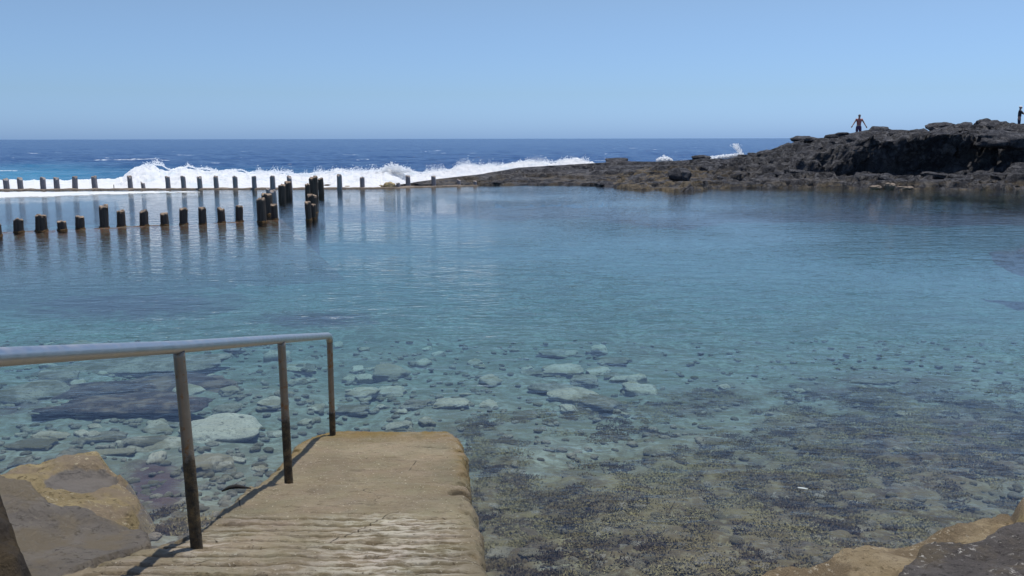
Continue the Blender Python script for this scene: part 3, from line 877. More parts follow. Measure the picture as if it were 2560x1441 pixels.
# ------------------------------------------------------------------ handrail
rail = empty('handrail', (-1.36, 3.41, 0.67))
tag(rail, 'metal handrail on three stained posts along the left of the ramp', 'handrail')
def rail_pt(D):
    return Vector((np.interp(D, [0.8, 2.2, 3.41, 4.91, 6.69], [-1.40, -1.375, -1.372, -1.365, -1.470]),
                   D, CAM_H - np.interp(D, [0.8, 2.2, 3.41, 4.91, 6.69], [0.27, 0.570, 0.842, 1.165, 1.560])))
pts = [rail_pt(D) for D in np.linspace(0.8, 6.60, 40)]
e = rail_pt(6.69)
pts += [Vector((e.x, 6.64, e.z + 0.004)), Vector((e.x, 6.672, e.z - 0.004)), Vector((e.x, 6.688, e.z - 0.02)), Vector((e.x, 6.69, e.z - 0.05))]
org = rail.location
tr = tube_mesh('top_rail', [p - org for p in pts], 0.0265, 24)
link('top_rail', tr, M['steel'], rail)
for (D, bx) in ((3.41, -1.354), (4.91, -1.362), (6.69, -1.476)):
    tp = rail_pt(D); zb = float(ramp_z(D)) - 0.05
    zs_ = np.linspace(zb, tp.z - 0.018, 40)
    f = (zs_ - zb) / (zs_[-1] - zb)
    P = [Vector((bx + (tp.x - bx) * q, D, z)) - org for q, z in zip(f, zs_)]
    gm = sstep(0.62, 0.40, f) if D < 6 else sstep(0.36, 0.22, f)
    thick = 0.0235 + 0.0025 * gm * (0.6 + 0.8 * np.abs(fbm(zs_ * 9, D, 0.0, 3)))
    pm = tube_mesh('post', P, list(thick), 20)
    attr(pm, 'grime', np.repeat(gm, 20))
    link('post', pm, M['post'], rail)

# little dark scrap at the ramp's left edge, pale leaf afloat
sp = G(583, 1254, 0.36)
sv = [Vector((-0.075, -0.02, 0.0)), Vector((-0.04, 0.005, 0.012)), Vector((0.0, 0.012, 0.016)), Vector((0.04, 0.008, 0.012)), Vector((0.085, 0.012, 0.004))]
sc = link('dark_scrap', tube_mesh('dark_scrap', sv, [0.004, 0.012, 0.014, 0.009, 0.003], 8), M['scrap'], None, (sp.x + 0.02, sp.y, float(ramp_z(sp.y)) + 0.01))
tag(sc, 'small black scrap on the left edge of the ramp', 'weed scrap')
lp = G(2007, 1222, 0.012)
lv, lf = [], []
for i in range(9):
    f = i / 8; wdt = 0.011 * math.sin(math.pi * min(1, f * 0.9 + 0.1)) + 0.001
    lv += [(-0.045 + 0.09 * f, -wdt, 0.004 * math.sin(3 * f)), (-0.045 + 0.09 * f, 0, 0.008 + 0.004 * math.sin(3 * f)), (-0.045 + 0.09 * f, wdt, 0.004 * math.sin(3 * f))]
for i in range(8):
    lf += [(3 * i, 3 * i + 3, 3 * i + 4, 3 * i + 1), (3 * i + 1, 3 * i + 4, 3 * i + 5, 3 * i + 2)]
lo = link('floating_leaf', mesh('floating_leaf', np.array(lv), np.array(lf)), M['leaf'], None, lp)
lo.rotation_euler = (0, 0, -0.45); lo.scale = (0.75, 0.75, 0.75)
tag(lo, 'small pale leaf floating over the weed at the right of the pool', 'leaf')

# ------------------------------------------------------------------ shore rocks (heightfield blocks)
def poly_sd(px_, py_, poly):
    P = np.array(poly, float); d = np.full(px_.shape, 1e9); ins = np.zeros(px_.shape, bool)
    for i in range(len(P)):
        a, b = P[i], P[(i + 1) % len(P)]
        ab = b - a; L = (ab ** 2).sum()
        t = np.clip(((px_ - a[0]) * ab[0] + (py_ - a[1]) * ab[1]) / L, 0, 1)
        d = np.minimum(d, np.hypot(px_ - a[0] - t * ab[0], py_ - a[1] - t * ab[1]))
        c = ((a[1] > py_) != (b[1] > py_)) & (px_ < (b[0] - a[0]) * (py_ - a[1]) / (b[1] - a[1] + 1e-12) + a[0])
        ins ^= c
    return np.where(ins, d, -d)
def shore_rock(name, pts, mat, label, bottom=-0.7, soft=0.10, bulge=0.0, n_amp=0.03, n_freq=2.5, res=0.022, seed=0.0, carve=None, ridge=0.0):
    P = np.array([p[:] for p in pts])
    x0, y0 = P[:, :2].min(0) - soft; x1, y1 = P[:, :2].max(0) + soft
    X, Y = np.meshgrid(np.arange(x0, x1, res), np.arange(y0, y1, res))
    sd = poly_sd(X, Y, P[:, :2]) + 0.05 * fbm(X * 3 + seed, Y * 3, seed, 4)
    w = [1 / ((X - p[0]) ** 2 + (Y - p[1]) ** 2 + 0.02) for p in P]
    ztop = sum(wi * p[2] for wi, p in zip(w, P)) / sum(w)
    Zt = ztop + bulge * sstep(0, 0.5, sd) + n_amp * fbm(X * n_freq + seed, Y * n_freq, seed, 5) + ridge * ridged(X * 1.7, Y * 1.7, seed, 3)
    if carve is not None: Zt = carve(X, Y, Zt)
    k = np.clip((sd + soft) / (2 * soft), 0, 1) ** 0.5
    Zq = bottom + (Zt - bottom) * k
    o = link(name, grid(name, X, Y, Zq, keep=sd > -soft * 1.02, attrs={'edge': sstep(0.05, -0.01, sd), 'hollow': (hollow_mask(X, Y) if carve is not None else 0 * X)}), M[mat])
    tag(o, label, 'rock')
    return o
def GP(*l): return [G(a, b, c) for a, b, c in l]
hc = G(200, 1192, 0.14)
def hollow_mask(X, Y):
    d = np.hypot((X - hc.x) / 0.23, (Y - hc.y) / 0.27) + 0.2 * fbm(X * 4, Y * 4, 0.7, 3)
    return sstep(1.1, 0.7, d)
def hollow(X, Y, Zt):
    return Zt - 0.07 * hollow_mask(X, Y)
shore_rock('shore_rock', GP((10, 1165, .12), (100, 1136, .12), (190, 1120, .12), (270, 1122, .10), (318, 1165, .06), (352, 1210, .05), (385, 1258, 0.0), (372, 1310, 0.02), (270, 1345, .16), (60, 1260, .3), (-120, 1200, .3)),
           'rock_tan', 'tan algae covered rock with a dark hollow at the lower left shore', soft=0.12, bulge=0.05, n_amp=0.045, n_freq=4.0, res=0.017, seed=2.0, carve=hollow)
shore_rock('shore_rock', GP((-60, 1150, .55), (20, 1162, .55), (80, 1195, .5), (160, 1255, .42), (260, 1302, .33), (345, 1335, .28), (365, 1385, .36), (200, 1425, .5), (120, 1500, .6), (-100, 1500, .75), (-250, 1330, .7)),
           'rock_slab', 'brownish upper slab between the tan rock and the lower grey slab', soft=0.05, bulge=0.0, n_amp=0.035, n_freq=3.0, res=0.018, seed=5.0, bottom=-0.4)
shore_rock('shore_rock', GP((-120, 1215, .66), (60, 1232, .62), (200, 1266, .50), (300, 1312, .40), (375, 1342, .34), (372, 1378, .38), (200, 1425, .56), (120, 1500, .66), (-100, 1560, .8), (-260, 1350, .75)),
           'rock_slab', 'lower grey slab with a pale worn edge beside the foot of the ramp', soft=0.035, n_amp=0.03, n_freq=3.0, res=0.018, seed=6.0, bottom=-0.3)
shore_rock('shore_rock', GP((-110, 1150, .95), (8, 1172, .93), (36, 1235, .9), (58, 1330, .85), (92, 1440, .8), (110, 1600, .8), (-250, 1600, .9), (-350, 1250, .95)),
           'rock_dark', 'dark brown rock at the very left edge above the grey slab', soft=0.05, n_amp=0.07, n_freq=4.5, res=0.015, seed=8.0, bottom=-0.2)
shore_rock('shore_rock', GP((1840, 1448, .12), (1960, 1412, .14), (2080, 1390, .16), (2150, 1362, .17), (2270, 1340, .2), (2330, 1325, .22), (2400, 1300, .24), (2470, 1276, .26), (2620, 1255, .32), (2700, 1560, .4), (1840, 1560, .27)),
           'rock_ledge', 'pale tan ledge along the lower right shore', soft=0.07, n_amp=0.05, seed=11.0, ridge=0.02)
shore_rock('shore_rock', GP((2300, 1370, .33), (2345, 1352, .40), (2420, 1345, .45), (2480, 1315, .50), (2560, 1278, .58), (2750, 1230, .66), (2800, 1560, .6), (2250, 1560, .42), (2195, 1440, .36)),
           'rock_flecked', 'dark grey rock with white flecks in the lower right corner', soft=0.06, n_amp=0.04, n_freq=3.0, seed=14.0)
shore_rock('shore_rock', GP((2478, 1298, .32), (2500, 1255, .36), (2545, 1225, .40), (2640, 1185, .45), (2800, 1230, .5), (2700, 1300, .45), (2560, 1318, .38)),
           'rock_tan', 'tan weedy rock behind the dark corner rock at the right edge', soft=0.09, bulge=0.05, n_amp=0.05, n_freq=4, seed=17.0)

# ------------------------------------------------------------------ pool walls
def strip_wall(name, line, width, ztop, zbot, mat, label, amp=0.03, toe=0.0):
    # a low wall along a polyline (world points), rough top
    L = [Vector((p.x, p.y, 0)) for p in line]
    S, Pn = [], []
    for a, b in zip(L[:-1], L[1:]):
        n = max(2, int((b - a).length / 0.12))
        for i in range(n):
            Pn.append(a.lerp(b, i / n))
    Pn.append(L[-1])
    X, Y, Z = [], [], []
    for i, p in enumerate(Pn):
        d = (Pn[min(i + 1, len(Pn) - 1)] - Pn[max(i - 1, 0)]).normalized()
        nrm = Vector((-d.y, d.x, 0))
        row = [(-.5 - toe, zbot), (-.5, ztop - .03), (-.42, ztop), (-.15, ztop), (.15, ztop), (.42, ztop), (.5, ztop - .03), (.5 + toe, zbot)]
        X.append([p.x + nrm.x * width * s for s, _ in row]); Y.append([p.y + nrm.y * width * s for s, _ in row]); Z.append([z for _, z in row])
    X, Y, Z = map(np.array, (X, Y, Z))
    k = (Z > zbot + 0.01)
    Z = Z + k * amp * fbm(X * 1.6, Y * 1.6, 2.0, 4)
    o = link(name, grid(name, X, Y, Z, attrs={'edge': k.astype(float)}), M[mat])
    tag(o, label, 'wall')
    return o
wl = [G(a, b) for a, b in far_px[:5]]
strip_wall('pool_wall', [Vector((p.x, p.y + 0.25, 0)) for p in wl], 0.55, 0.055, -1.9, 'wall', 'low wet wall between the pool and the breaking waves', 0.03)
near_line = [G(a, b) for a, b in ((-500, 606), (0, 583), (200, 573), (400, 564), (560, 558), (640, 554), (700, 549))]
strip_wall('pool_wall', near_line, 0.34, -0.010, -1.6, 'wall_sub', 'narrow submerged wall along the nearest row of poles', 0.035, 9.0)

# ------------------------------------------------------------------ wooden poles
def pole(px, top, base, w, kind, label, group, D=None, bx=None, stub=False, algae=True):
    bx = px + 2 if bx is None else bx
    b = G(bx, base) if D is None else AD(bx, base, D)
    b = Vector((b.x, b.y, 0.0))
    zt = AD(px, top, b.y).z
    xt = AD(px, top, b.y).x
    xt += random.gauss(0, 0.022) * zt
    r = w / 2 / FPX * zcam(Vector((b.x, b.y, zt / 2)))
    n = 18
    zs = [-1.9, -0.6, -0.12, 0.0] + [zt * q for q in (0.2, 0.4, 0.6, 0.8, 0.93)] + [zt - 0.03, zt, zt, zt]
    rr = [1.06, 1.05, 1.03, 1.02, 1.0, 1.0, .99, .98, .98, .975, 0.90, 0.5, 0.02]
    sd = px * 0.37 + base
    V, C = [], []
    for j, (z, q) in enumerate(zip(zs, rr)):
        for k in range(n):
            a = 2 * math.pi * k / n
            nn = float(perlin(math.cos(a) * 1.4 + sd, math.sin(a) * 1.4, z * 2.2)) * 0.10 + float(perlin(math.cos(a) * 4 + sd, math.sin(a) * 4, z * 0.6)) * 0.06
            rad = r * q * (1 + nn * (1 if j < 11 else 0.4))
            f = max(0.0, z / zt)
            x = (xt - b.x) * f + rad * math.cos(a)
            zz = z
            if j >= 9:
                zz += 0.75 * r * float(perlin(math.cos(a) * 1.2 + sd * 2, math.sin(a) * 1.2, 0.3))
                if stub: zz -= (math.cos(a) * q + 0.4) * r * 1.3
            V.append((x, rad * math.sin(a), zz)); C.append(1.0 if j >= 10 else (0.5 if j == 9 else 0.0))
    F = [(j * n + k, j * n + (k + 1) % n, (j + 1) * n + (k + 1) % n, (j + 1) * n + k) for j in range(len(zs) - 1) for k in range(n)]
    me = mesh('wooden_pole', np.array(V), np.array(F))
    attr(me, 'cap', C)
    o = link('wooden_pole', me, M['wood_dark' if kind == 'd' else 'wood_glare'], None, b)
    tag(o, label, 'wooden pole', group)
    if algae:
        V, F = [], []
        zz = [-0.10, -0.06, 0.005, 0.03, 0.035]; qq = [1.06, 1.14, 1.15, 1.08, 1.0]
        for j, (z, q) in enumerate(zip(zz, qq)):
            for k in range(n):
                a = 2 * math.pi * k / n
                h = float(perlin(math.cos(a) * 2 + sd, math.sin(a) * 2, 1.0))
                rad = r * (q + 0.08 * h)
                V.append((rad * math.cos(a), rad * math.sin(a), z + (0.03 * h if j > 1 else 0)))
        F = [(j * n + k, j * n + (k + 1) % n, (j + 1) * n + (k + 1) % n, (j + 1) * n + k) for j in range(4) for k in range(n)]
        link('algae_collar', mesh('algae_collar', np.array(V), np.array(F)), M['algae'], o)
    return o
GN = 'poles of the nearest row'
for a in [
    (-12, 560, 590, 26, 'pole cut by the left edge of the photo in the nearest row'),
    (45, 549, 581, 23, 'squat pole with a bright top, first whole one from the left in the nearest row'),
    (102, 537, 578, 27, 'thickest dark pole of the nearest row, beside the squat bright topped one'),
    (154, 554, 576, 22, 'shortest stump of the nearest row'),
    (199, 542, 573, 21, 'low pole between the shortest stump and the tallest pole of the nearest row'),
    (259, 516, 570, 21, 'tallest pole of the nearest row, with a pale top'),
    (302, 527, 567, 20, 'pole with a pale rounded top, right of the tallest pole in the nearest row'),
    (359, 528, 565, 21, 'pole with a chipped left top corner, left of a shorter pole in the nearest row'),
    (410, 535, 563, 19, 'shorter pole near the middle of the nearest row, between two taller ones'),
    (457, 522, 561, 20, 'fourth pole from the right end of the nearest row'),
    (505, 520, 560, 18, 'third pole from the right end of the nearest row, with a reddish foot'),
    (553, 522, 557, 18, 'second pole from the right end of the nearest row'),
    (597, 516, 554, 18, 'last pole at the right end of the nearest row, before the cluster')]:
    pole(a[0], a[1], a[2], a[3], 'd', a[4], GN)
GC = 'poles of the left cross row'
for a in [
    (653, 500, 555, 22, 'broad reddish pole at the front left of the left cross row'),
    (685, 512, 549, 17, 'dark pole at the front right of the left cross row'),
    (668, 485, 536, 26, 'thick pole standing behind the broad reddish one in the left cross row'),
    (683, 477, 514, 16, 'grey pole behind the dark front right pole of the left cross row'),
    (671, 472, 505, 12, 'slim pole peeking out between the thick poles of the left cross row'),
    (704, 463, 502, 18, 'green tinged pole farther back in the left cross row, left of a taller one'),
    (721, 456, 495, 17, 'pole at the back of the left cross row, in front of a far row pole')]:
    pole(a[0], a[1], a[2], a[3], 'g' if a[1] in (477, 472) else 'd', a[4], GC, algae=a[1] > 480)
GR = 'poles of the right cross row'
for a in [
    (770, 505, 550, 15, 'dark pole at the very front of the right cross row'),
    (783, 512, 546, 11, 'slim olive pole tucked behind the front pole of the right cross row'),
    (780, 487, 532, 25, 'thick dark pole second in the right cross row'),
    (768, 460, 500, 13, 'slim pole on the left side of the right cross row'),
    (783, 444, 492, 23, 'thickest tall round topped pole at the back of the right cross row'),
    (802, 447, 485, 14, 'narrow dark pole on the right side of the right cross row')]:
    pole(a[0], a[1], a[2], a[3], 'd', a[4], GR, algae=a[1] > 480)
GF = 'poles of the far row'
for a in [
    (14, 447, 475, 14, 'leftmost pole of the far row'),
    (49, 446, 475, 13, 'second pole from the left in the far row'),
    (106, 444, 474.5, 13, 'third pole from the left in the far row, left of its close neighbour'),
    (140, 445, 474.5, 13, 'fourth pole from the left in the far row, close beside the third'),
    (185, 443, 474, 13, 'fifth pole from the left in the far row'),
    (235, 443, 473.5, 13, 'far row pole just left of the thin stick'),
    (324, 442, 473.5, 12, 'far row pole just left of the short broken stub'),
    (419, 443, 474, 12, 'far row pole just right of the short broken stub'),
    (457, 442, 474, 12, 'second far row pole right of the broken stub'),
    (498, 442, 474, 12, 'third far row pole right of the broken stub'),
    (539, 442, 473.5, 12, 'fourth far row pole right of the broken stub'),
    (586, 442, 473.5, 12, 'second far row pole left of the left cross row'),
    (635, 443, 473.5, 12, 'first far row pole left of the left cross row'),
    (681, 442, 474, 13, 'far row pole rising right behind the thick left cross row poles'),
    (724, 442, 474, 12, 'far row pole at the back end of the left cross row'),
    (848, 438, 473, 13, 'tallest far row pole, alone right of the right cross row'),
    (905, 444, 471, 12, 'far row pole left of the round brown boulder'),
    (995, 458, 470, 10, 'short pole right beside the round brown boulder'),
    (1019, 441, 467, 12, 'pole in front of the splash at the start of the reef'),
    (1083, 442, 466, 12, 'pole with a pale ring, third from the right end of the far row'),
    (1146, 450, 465.5, 10, 'small pole second from the right end of the far row'),
    (1187, 453, 465, 9, 'smallest pole at the right end of the far row')]:
    pole(a[0], a[1], a[2], a[3], 'g', a[4], GF, bx=a[0] + (3 if a[0] < 600 else 1.5), algae=False)
pole(357, 457, 473, 10, 'g', 'short broken stub with a slanted top in the far row', GF, bx=359, stub=True, algae=False)
pole(284.5, 462, 473, 2, 'd', 'thin upright stick in the far row', GF, bx=285, algae=False)

# boulders by the far wall
def wall_stone(px, py, w, h, mat, label, seed, D=None):
    p = G(px, py + h * 0.4) if D is None else AD(px, py, D)
    zc = zcam(p); W = w / FPX * zc; Hh = h / FPX * zc
    o = stone('boulder', (p.x, p.y + W * 0.3, p.z + Hh * 0.25), (W, W * 0.8, Hh * 1.25), M[mat], seed, random.uniform(-.4, .4), (0, 0), 2.4, 0.18)
    tag(o, label, 'boulder')
    return o
wall_stone(973, 464, 27, 17, 'rock_tan', 'round brown boulder on the far wall left of the reef', 21.0)
wall_stone(818, 466, 20, 9, 'rock_dark', 'low dark boulder on the far wall right of the right cross row', 22.0)
wall_stone(868, 468, 18, 6, 'rock_tan', 'small low boulder on the far wall beside the tallest far pole', 23.0)
wall_stone(952, 466, 16, 6, 'rock_tan', 'small brown boulder left of the round one on the far wall', 24.0)
for (px_, py_, w_, h_, lab, sd) in [
    (2188, 464, 26, 12, 'small pale stone at the water line below the dark cliff, left of a taller one', 51.0),
    (2224, 462, 24, 20, 'taller pale stone at the water line below the dark cliff', 52.0),
    (2262, 466, 40, 12, 'long pale stone at the water line below the right end of the dark cliff', 53.0),
    (2422, 471, 26, 10, 'pale stone at the water line near the right edge of the headland', 54.0)]:
    p = AD(px_, py_ + 5, 41.2); zc = zcam(p)
    o = stone('stone', (p.x, p.y, p.z), (w_ / FPX * zc, w_ / FPX * zc * .8, h_ / FPX * zc * 0.9), M['wall'], sd, random.uniform(-.4, .4), (0, 0), 3.0, 0.25)
    tag(o, lab, 'stone', 'pale stones at the headland water line')
# boulders on the headland
for (px_, py_, w_, h_, D_, lab, sd) in [
    (1702, 440, 52, 34, 43.0, 'dark rounded boulder on the low shore of the headland', 31.0),
    (2205, 327, 54, 18, 56.2, 'rounded boulder on the ridge right of the walker', 32.0),
    (2465, 312, 40, 26, 57.5, 'tall boulder on the ridge left of the standing figure in the cap', 33.0),
    (2365, 318, 72, 20, 56.8, 'long flat boulder on the ridge of the headland', 34.0),
    (2020, 350, 70, 16, 56.8, 'flat boulder where the ridge meets the horizon', 35.0),
    (1755, 396, 46, 12, 58.5, 'dark low boulder on the far side of the reef below the horizon', 36.0),
    (2530, 352, 130, 40, 46.0, 'big dark block of rock jutting at the right edge of the headland', 37.0)]:
    p = AD(px_, py_, D_); zc = zcam(p)
    W, Hh = w_ / FPX * zc, h_ / FPX * zc
    o = stone('boulder', (p.x, p.y + W * 0.25, p.z), (W, W * 0.7, Hh * 1.1), M['volcanic'], sd, random.uniform(-.3, .3), (0.15, 0), 2.5, 0.24)
    tag(o, lab, 'boulder')
# jumbled lava blocks bedded in the headland: alike, so they share their look per zone
bp = [stone_mesh('lava_block', 60 + i, random.uniform(3.0, 6.0), 0.30, 3) for i in range(8)]
for b_ in bp: b_.materials.append(M['volcanic'])
for i in range(150):
    pxl = random.uniform(1500, 2640); ii = random.random()
    dcr = float(np.interp(pxl, DCR[:, 0], DCR[:, 1])); dsh = 41.5
    Dl = dcr - 0.6 if i % 4 == 0 else dsh + (dcr - dsh) * ii
    p = AD(pxl, 420, Dl); zl = land_z(p.x, p.y); s_ = random.random()
    if zl < 0.05 or (pxl < 1850 and s_ > 0.5) or (abs(pxl - 2146) < 40 and Dl > 54): continue
    s = random.choice((0.35, 0.5, 0.7, 0.9, 1.1)) * random.uniform(0.8, 1.2)
    if i % 4 == 0: s = min(s, 0.75)
    o = bpy.data.objects.new('lava_block', random.choice(bp)); COL.objects.link(o)
    o.location = (p.x, p.y, zl - (0.20 if i % 4 == 0 else 0.08) * s)
    o.scale = (s * 0.6, s * 0.45, s * random.uniform(0.13, 0.24))
    o.rotation_euler = (random.uniform(-.1, .5), random.uniform(-.3, .3), random.uniform(-.6, .6))
    low_ = zl < 1.0
    tag(o, 'one of the dark lava blocks jumbled along the foot of the headland' if low_ else 'one of the dark lava blocks jumbled over the upper headland', 'lava block',
        'lava blocks at the foot of the headland' if low_ else 'lava blocks of the upper headland')

# ------------------------------------------------------------------ surf
SURF = np.array([(-900, 446), (0, 447), (90, 448), (200, 448), (250, 446), (310, 445), (330, 440), (350, 424), (365, 415), (385, 411), (405, 413), (420, 422), (440, 426), (458, 421), (472, 415),
    (490, 420), (515, 422), (545, 428), (580, 424), (605, 424), (625, 433), (650, 429), (700, 431), (760, 436), (830, 429), (852, 422), (872, 429), (910, 429), (960, 427), (972, 419), (995, 416), (1015, 423),
    (1030, 428), (1060, 432), (1090, 428), (1130, 423), (1150, 414), (1170, 411), (1200, 416), (1220, 411), (1240, 415), (1270, 409), (1310, 403), (1330, 402), (1345, 405), (1385, 405), (1410, 399), (1440, 397), (1462, 402), (1485, 410), (1500, 420)])
pxg = np.concatenate([np.linspace(-900, -50, 160, endpoint=False), np.linspace(-50, 1500, 900)])
sg = np.linspace(0, 1, 130)
PX, S = np.meshgrid(pxg, sg)
D0 = np.interp(PX, [-900, 940, 1000, 1100, 1300, 1480], [42.0, 42.4, 45.5, 49.5, 56.5, 60.0])
Dcr = D0 + np.interp(PX, [0, 940, 1100, 1480], [7.5, 7.0, 4.0, 3.0])
Dend = Dcr + 5
zcr = np.zeros_like(PX); rowc = np.interp(PX, SURF[:, 0], SURF[:, 1]) + 1.0
rowc = rowc + 2.0 * fbm(PX * 0.05, 0.3, 0.0, 4)
Tt = (PX - 1280) / (FPX * 0.985)
Dd = D0 + (Dend - D0) * S
zcr = rowz(rowc, Dcr)
zb0 = np.where(PX < 960, 0.02, -0.3)
f = np.clip((Dd - D0) / (Dcr - D0), 0, 1)
Zf = zb0 + (zcr - zb0) * (f ** 0.8)
g = np.clip((Dd - Dcr) / (Dend - Dcr), 0, 1)
Zf = np.where(Dd > Dcr, zcr - (zcr + 0.6) * g ** 1.3, Zf)
Xf = Tt * Dd
bil = 0.5 - np.abs(perlin(Xf * 0.9, Dd * 0.9, 1.0)) * 1.2 + 0.5 * (0.5 - np.abs(perlin(Xf * 2.0, Dd * 2.0, 4.0)) * 1.2) + 0.25 * (0.5 - np.abs(perlin(Xf * 4.4, Dd * 4.4, 8.0)))
Zf = Zf + 0.24 * (bil - 0.45) * sstep(0, 0.25, f) * np.where(PX < 320, 0.5, 1.0)
keep = ~((PX > 1470) & (S > 0.9))
surf = link('surf_foam', grid('surf_foam', Xf, Dd, Zf, keep=keep), M['foam'])
tag(surf, 'long white line of breaking surf behind the far poles', 'surf', kind='stuff')

def foam_patch(name, poly, z, label, nf=1.0, th=0.0, res=0.05, thick=0.03):
    P = np.array([G(a, b, z)[:] for a, b in poly])
    x0, y0 = P[:, :2].min(0) - .2; x1, y1 = P[:, :2].max(0) + .2
    X, Y = np.meshgrid(np.arange(x0, x1, res * 2), np.arange(y0, y1, res))
    sd = poly_sd(X, Y, P[:, :2])
    k = sd * 1.2 + 0.5 * fbm(X * 0.9 * nf, Y * 1.6 * nf, 2.5, 5)
    Zp = z + thick * np.clip(k, -0.5, 1.0) + 0.015 * fbm(X * 4, Y * 4, 0.5, 3)
    o = link(name, grid(name, X, Y, Zp, keep=k > th), M['foam'])
    tag(o, label, 'foam', kind='stuff')
    return o
foam_patch('foam', [(-400, 481), (-400, 497), (0, 494), (120, 491.5), (215, 489), (270, 486), (340, 483.5), (490, 481), (480, 479), (200, 479.5), (0, 480.5)], 0.012, 'white foam washing over the far wall at the left', 0.9)
# spray: drops thrown up over the crest
tv = np.array([(1, 1, 1), (1, -1, -1), (-1, 1, -1), (-1, -1, 1)], float) / 1.7
tf = np.array([(0, 1, 2), (0, 3, 1), (0, 2, 3), (1, 3, 2)])
def drops(name, items, label):
    Vs, Fs = [], []
    for (p, s) in items:
        q = Quaternion((random.gauss(0, 1), random.gauss(0, 1), random.gauss(0, 1), random.gauss(0, 1))).normalized().to_matrix()
        Vs.append((np.array(q) @ tv.T).T * s + np.array(p)); Fs.append(tf + 4 * (len(Vs) - 1))
    o = link(name, mesh(name, np.concatenate(Vs), np.concatenate(Fs), False), M['spray'])
    tag(o, label, 'spray', kind='stuff')
    return o
items = []
for i in range(22000):
    a = random.uniform(325, 1475)
    d0 = np.interp(a, [-900, 940, 1000, 1100, 1300, 1480], [42.0, 42.4, 45.5, 49.5, 56.5, 60.0]) + np.interp(a, [0, 940, 1100, 1480], [7.5, 7.0, 4.0, 3.0])
    r0 = float(np.interp(a, SURF[:, 0], SURF[:, 1]))
    burst = max(0.15, float(fbm(np.array([a * 0.03]), np.array([1.7]), 0.0, 3)[0]) + 0.5)
    up = random.expovariate(1.0) * 4.0 * burst - 2
    items.append((AD(a, r0 - min(up, 16), d0 + random.uniform(-1.5, 1.0))[:], random.choice((0.012, 0.016, 0.022, 0.03)) * random.uniform(0.7, 1.3)))
drops('sea_spray', items, 'fine white drops flying above the surf crest')
items = []
for k in range(26):
    base = random.gauss(993, 17); lean = random.gauss(-8, 9); top_ = random.uniform(10, 30) * math.exp(-((base - 985) / 26) ** 2)
    for i in range(240):
        h = random.random() ** 1.35
        items.append((AD(base + lean * h + random.gauss(0, 3.2 * (1 - 0.5 * h)), 430 - top_ * h + random.gauss(0, 1.2), 49.5 + random.uniform(-.8, .8))[:], random.uniform(0.010, 0.030)))
drops('sea_spray', items, 'white splash bursting up at the left end of the reef')
items = []
for i in range(520):
    h = random.random() ** 1.2
    a = 1856 - 20 * h + random.gauss(0, 2 + 4 * h); b = 390 - 30 * h
    items.append((AD(a, b, 66 + random.uniform(-.5, .5))[:], random.uniform(0.02, 0.05)))
for i in range(1500):
    a = random.uniform(1757, 1856)
    items.append((AD(a, 400 - (a - 1757) / 100 * 11 - abs(random.gauss(0, 2)), 66 + random.uniform(-1.5, 1.5))[:], random.uniform(0.04, 0.14)))
for i in range(700):
    a = random.uniform(1642, 1680)
    items.append((AD(a, 402 - abs(random.gauss(0, 4)) * math.sin(math.pi * (a - 1640) / 42), 66 + random.uniform(-1.5, 1.5))[:], random.uniform(0.04, 0.13)))
drops('sea_spray', items, 'white wave wash and thin plume behind the reef near the headland')

# ------------------------------------------------------------------ people
def skin_obj(name, chains, mat, parent, sub=2):
    """chains: list of (points, radii, join_index or None); one continuous skinned figure"""
    V, E, Rr = [], [], []
    ids = {}
    for pts, rads in chains:
        last = None
        for p, r in zip(pts, rads):
            key = tuple(round(c, 4) for c in p)
            if key in ids: i = ids[key]
            else:
                i = len(V); ids[key] = i; V.append(p); Rr.append(r)
            if last is not None and last != i: E.append((last, i))
            last = i
    me = bpy.data.meshes.new(name)
    me.from_pydata(V, E, [])
    me.materials.append(mat)
    o = link(name, me, None, parent)
    md = o.modifiers.new('skin', 'SKIN'); md.use_smooth_shade = True
    for sv, r in zip(me.skin_vertices[0].data, Rr):
        sv.radius = r if hasattr(r, '__len__') else (r, r)
        sv.use_root = False
    me.skin_vertices[0].data[0].use_root = True
    ss = o.modifiers.new('sub', 'SUBSURF'); ss.levels = sub; ss.render_levels = sub
    return o
def hand(palm, dirv, side):
    """five finger chains from the palm"""
    d = Vector(dirv).normalized()
    s = Vector(side).normalized()
    ch = []
    for k, L in enumerate((0.075, 0.085, 0.08, 0.062)):
        b = Vector(palm) + s * (0.028 - 0.019 * k)
        ch.append(([tuple(palm), tuple(b + d * 0.045), tuple(b + d * (0.045 + L * 0.55)), tuple(b + d * (0.045 + L) + Vector((0, -0.012, -0.01)))], [0.026, 0.012, 0.010, 0.008]))
    b = Vector(palm) + s * 0.038
    ch.append(([tuple(palm), tuple(b + d * 0.01), tuple(b + s * 0.025 + d * 0.045)], [0.026, 0.013, 0.010]))
    return ch
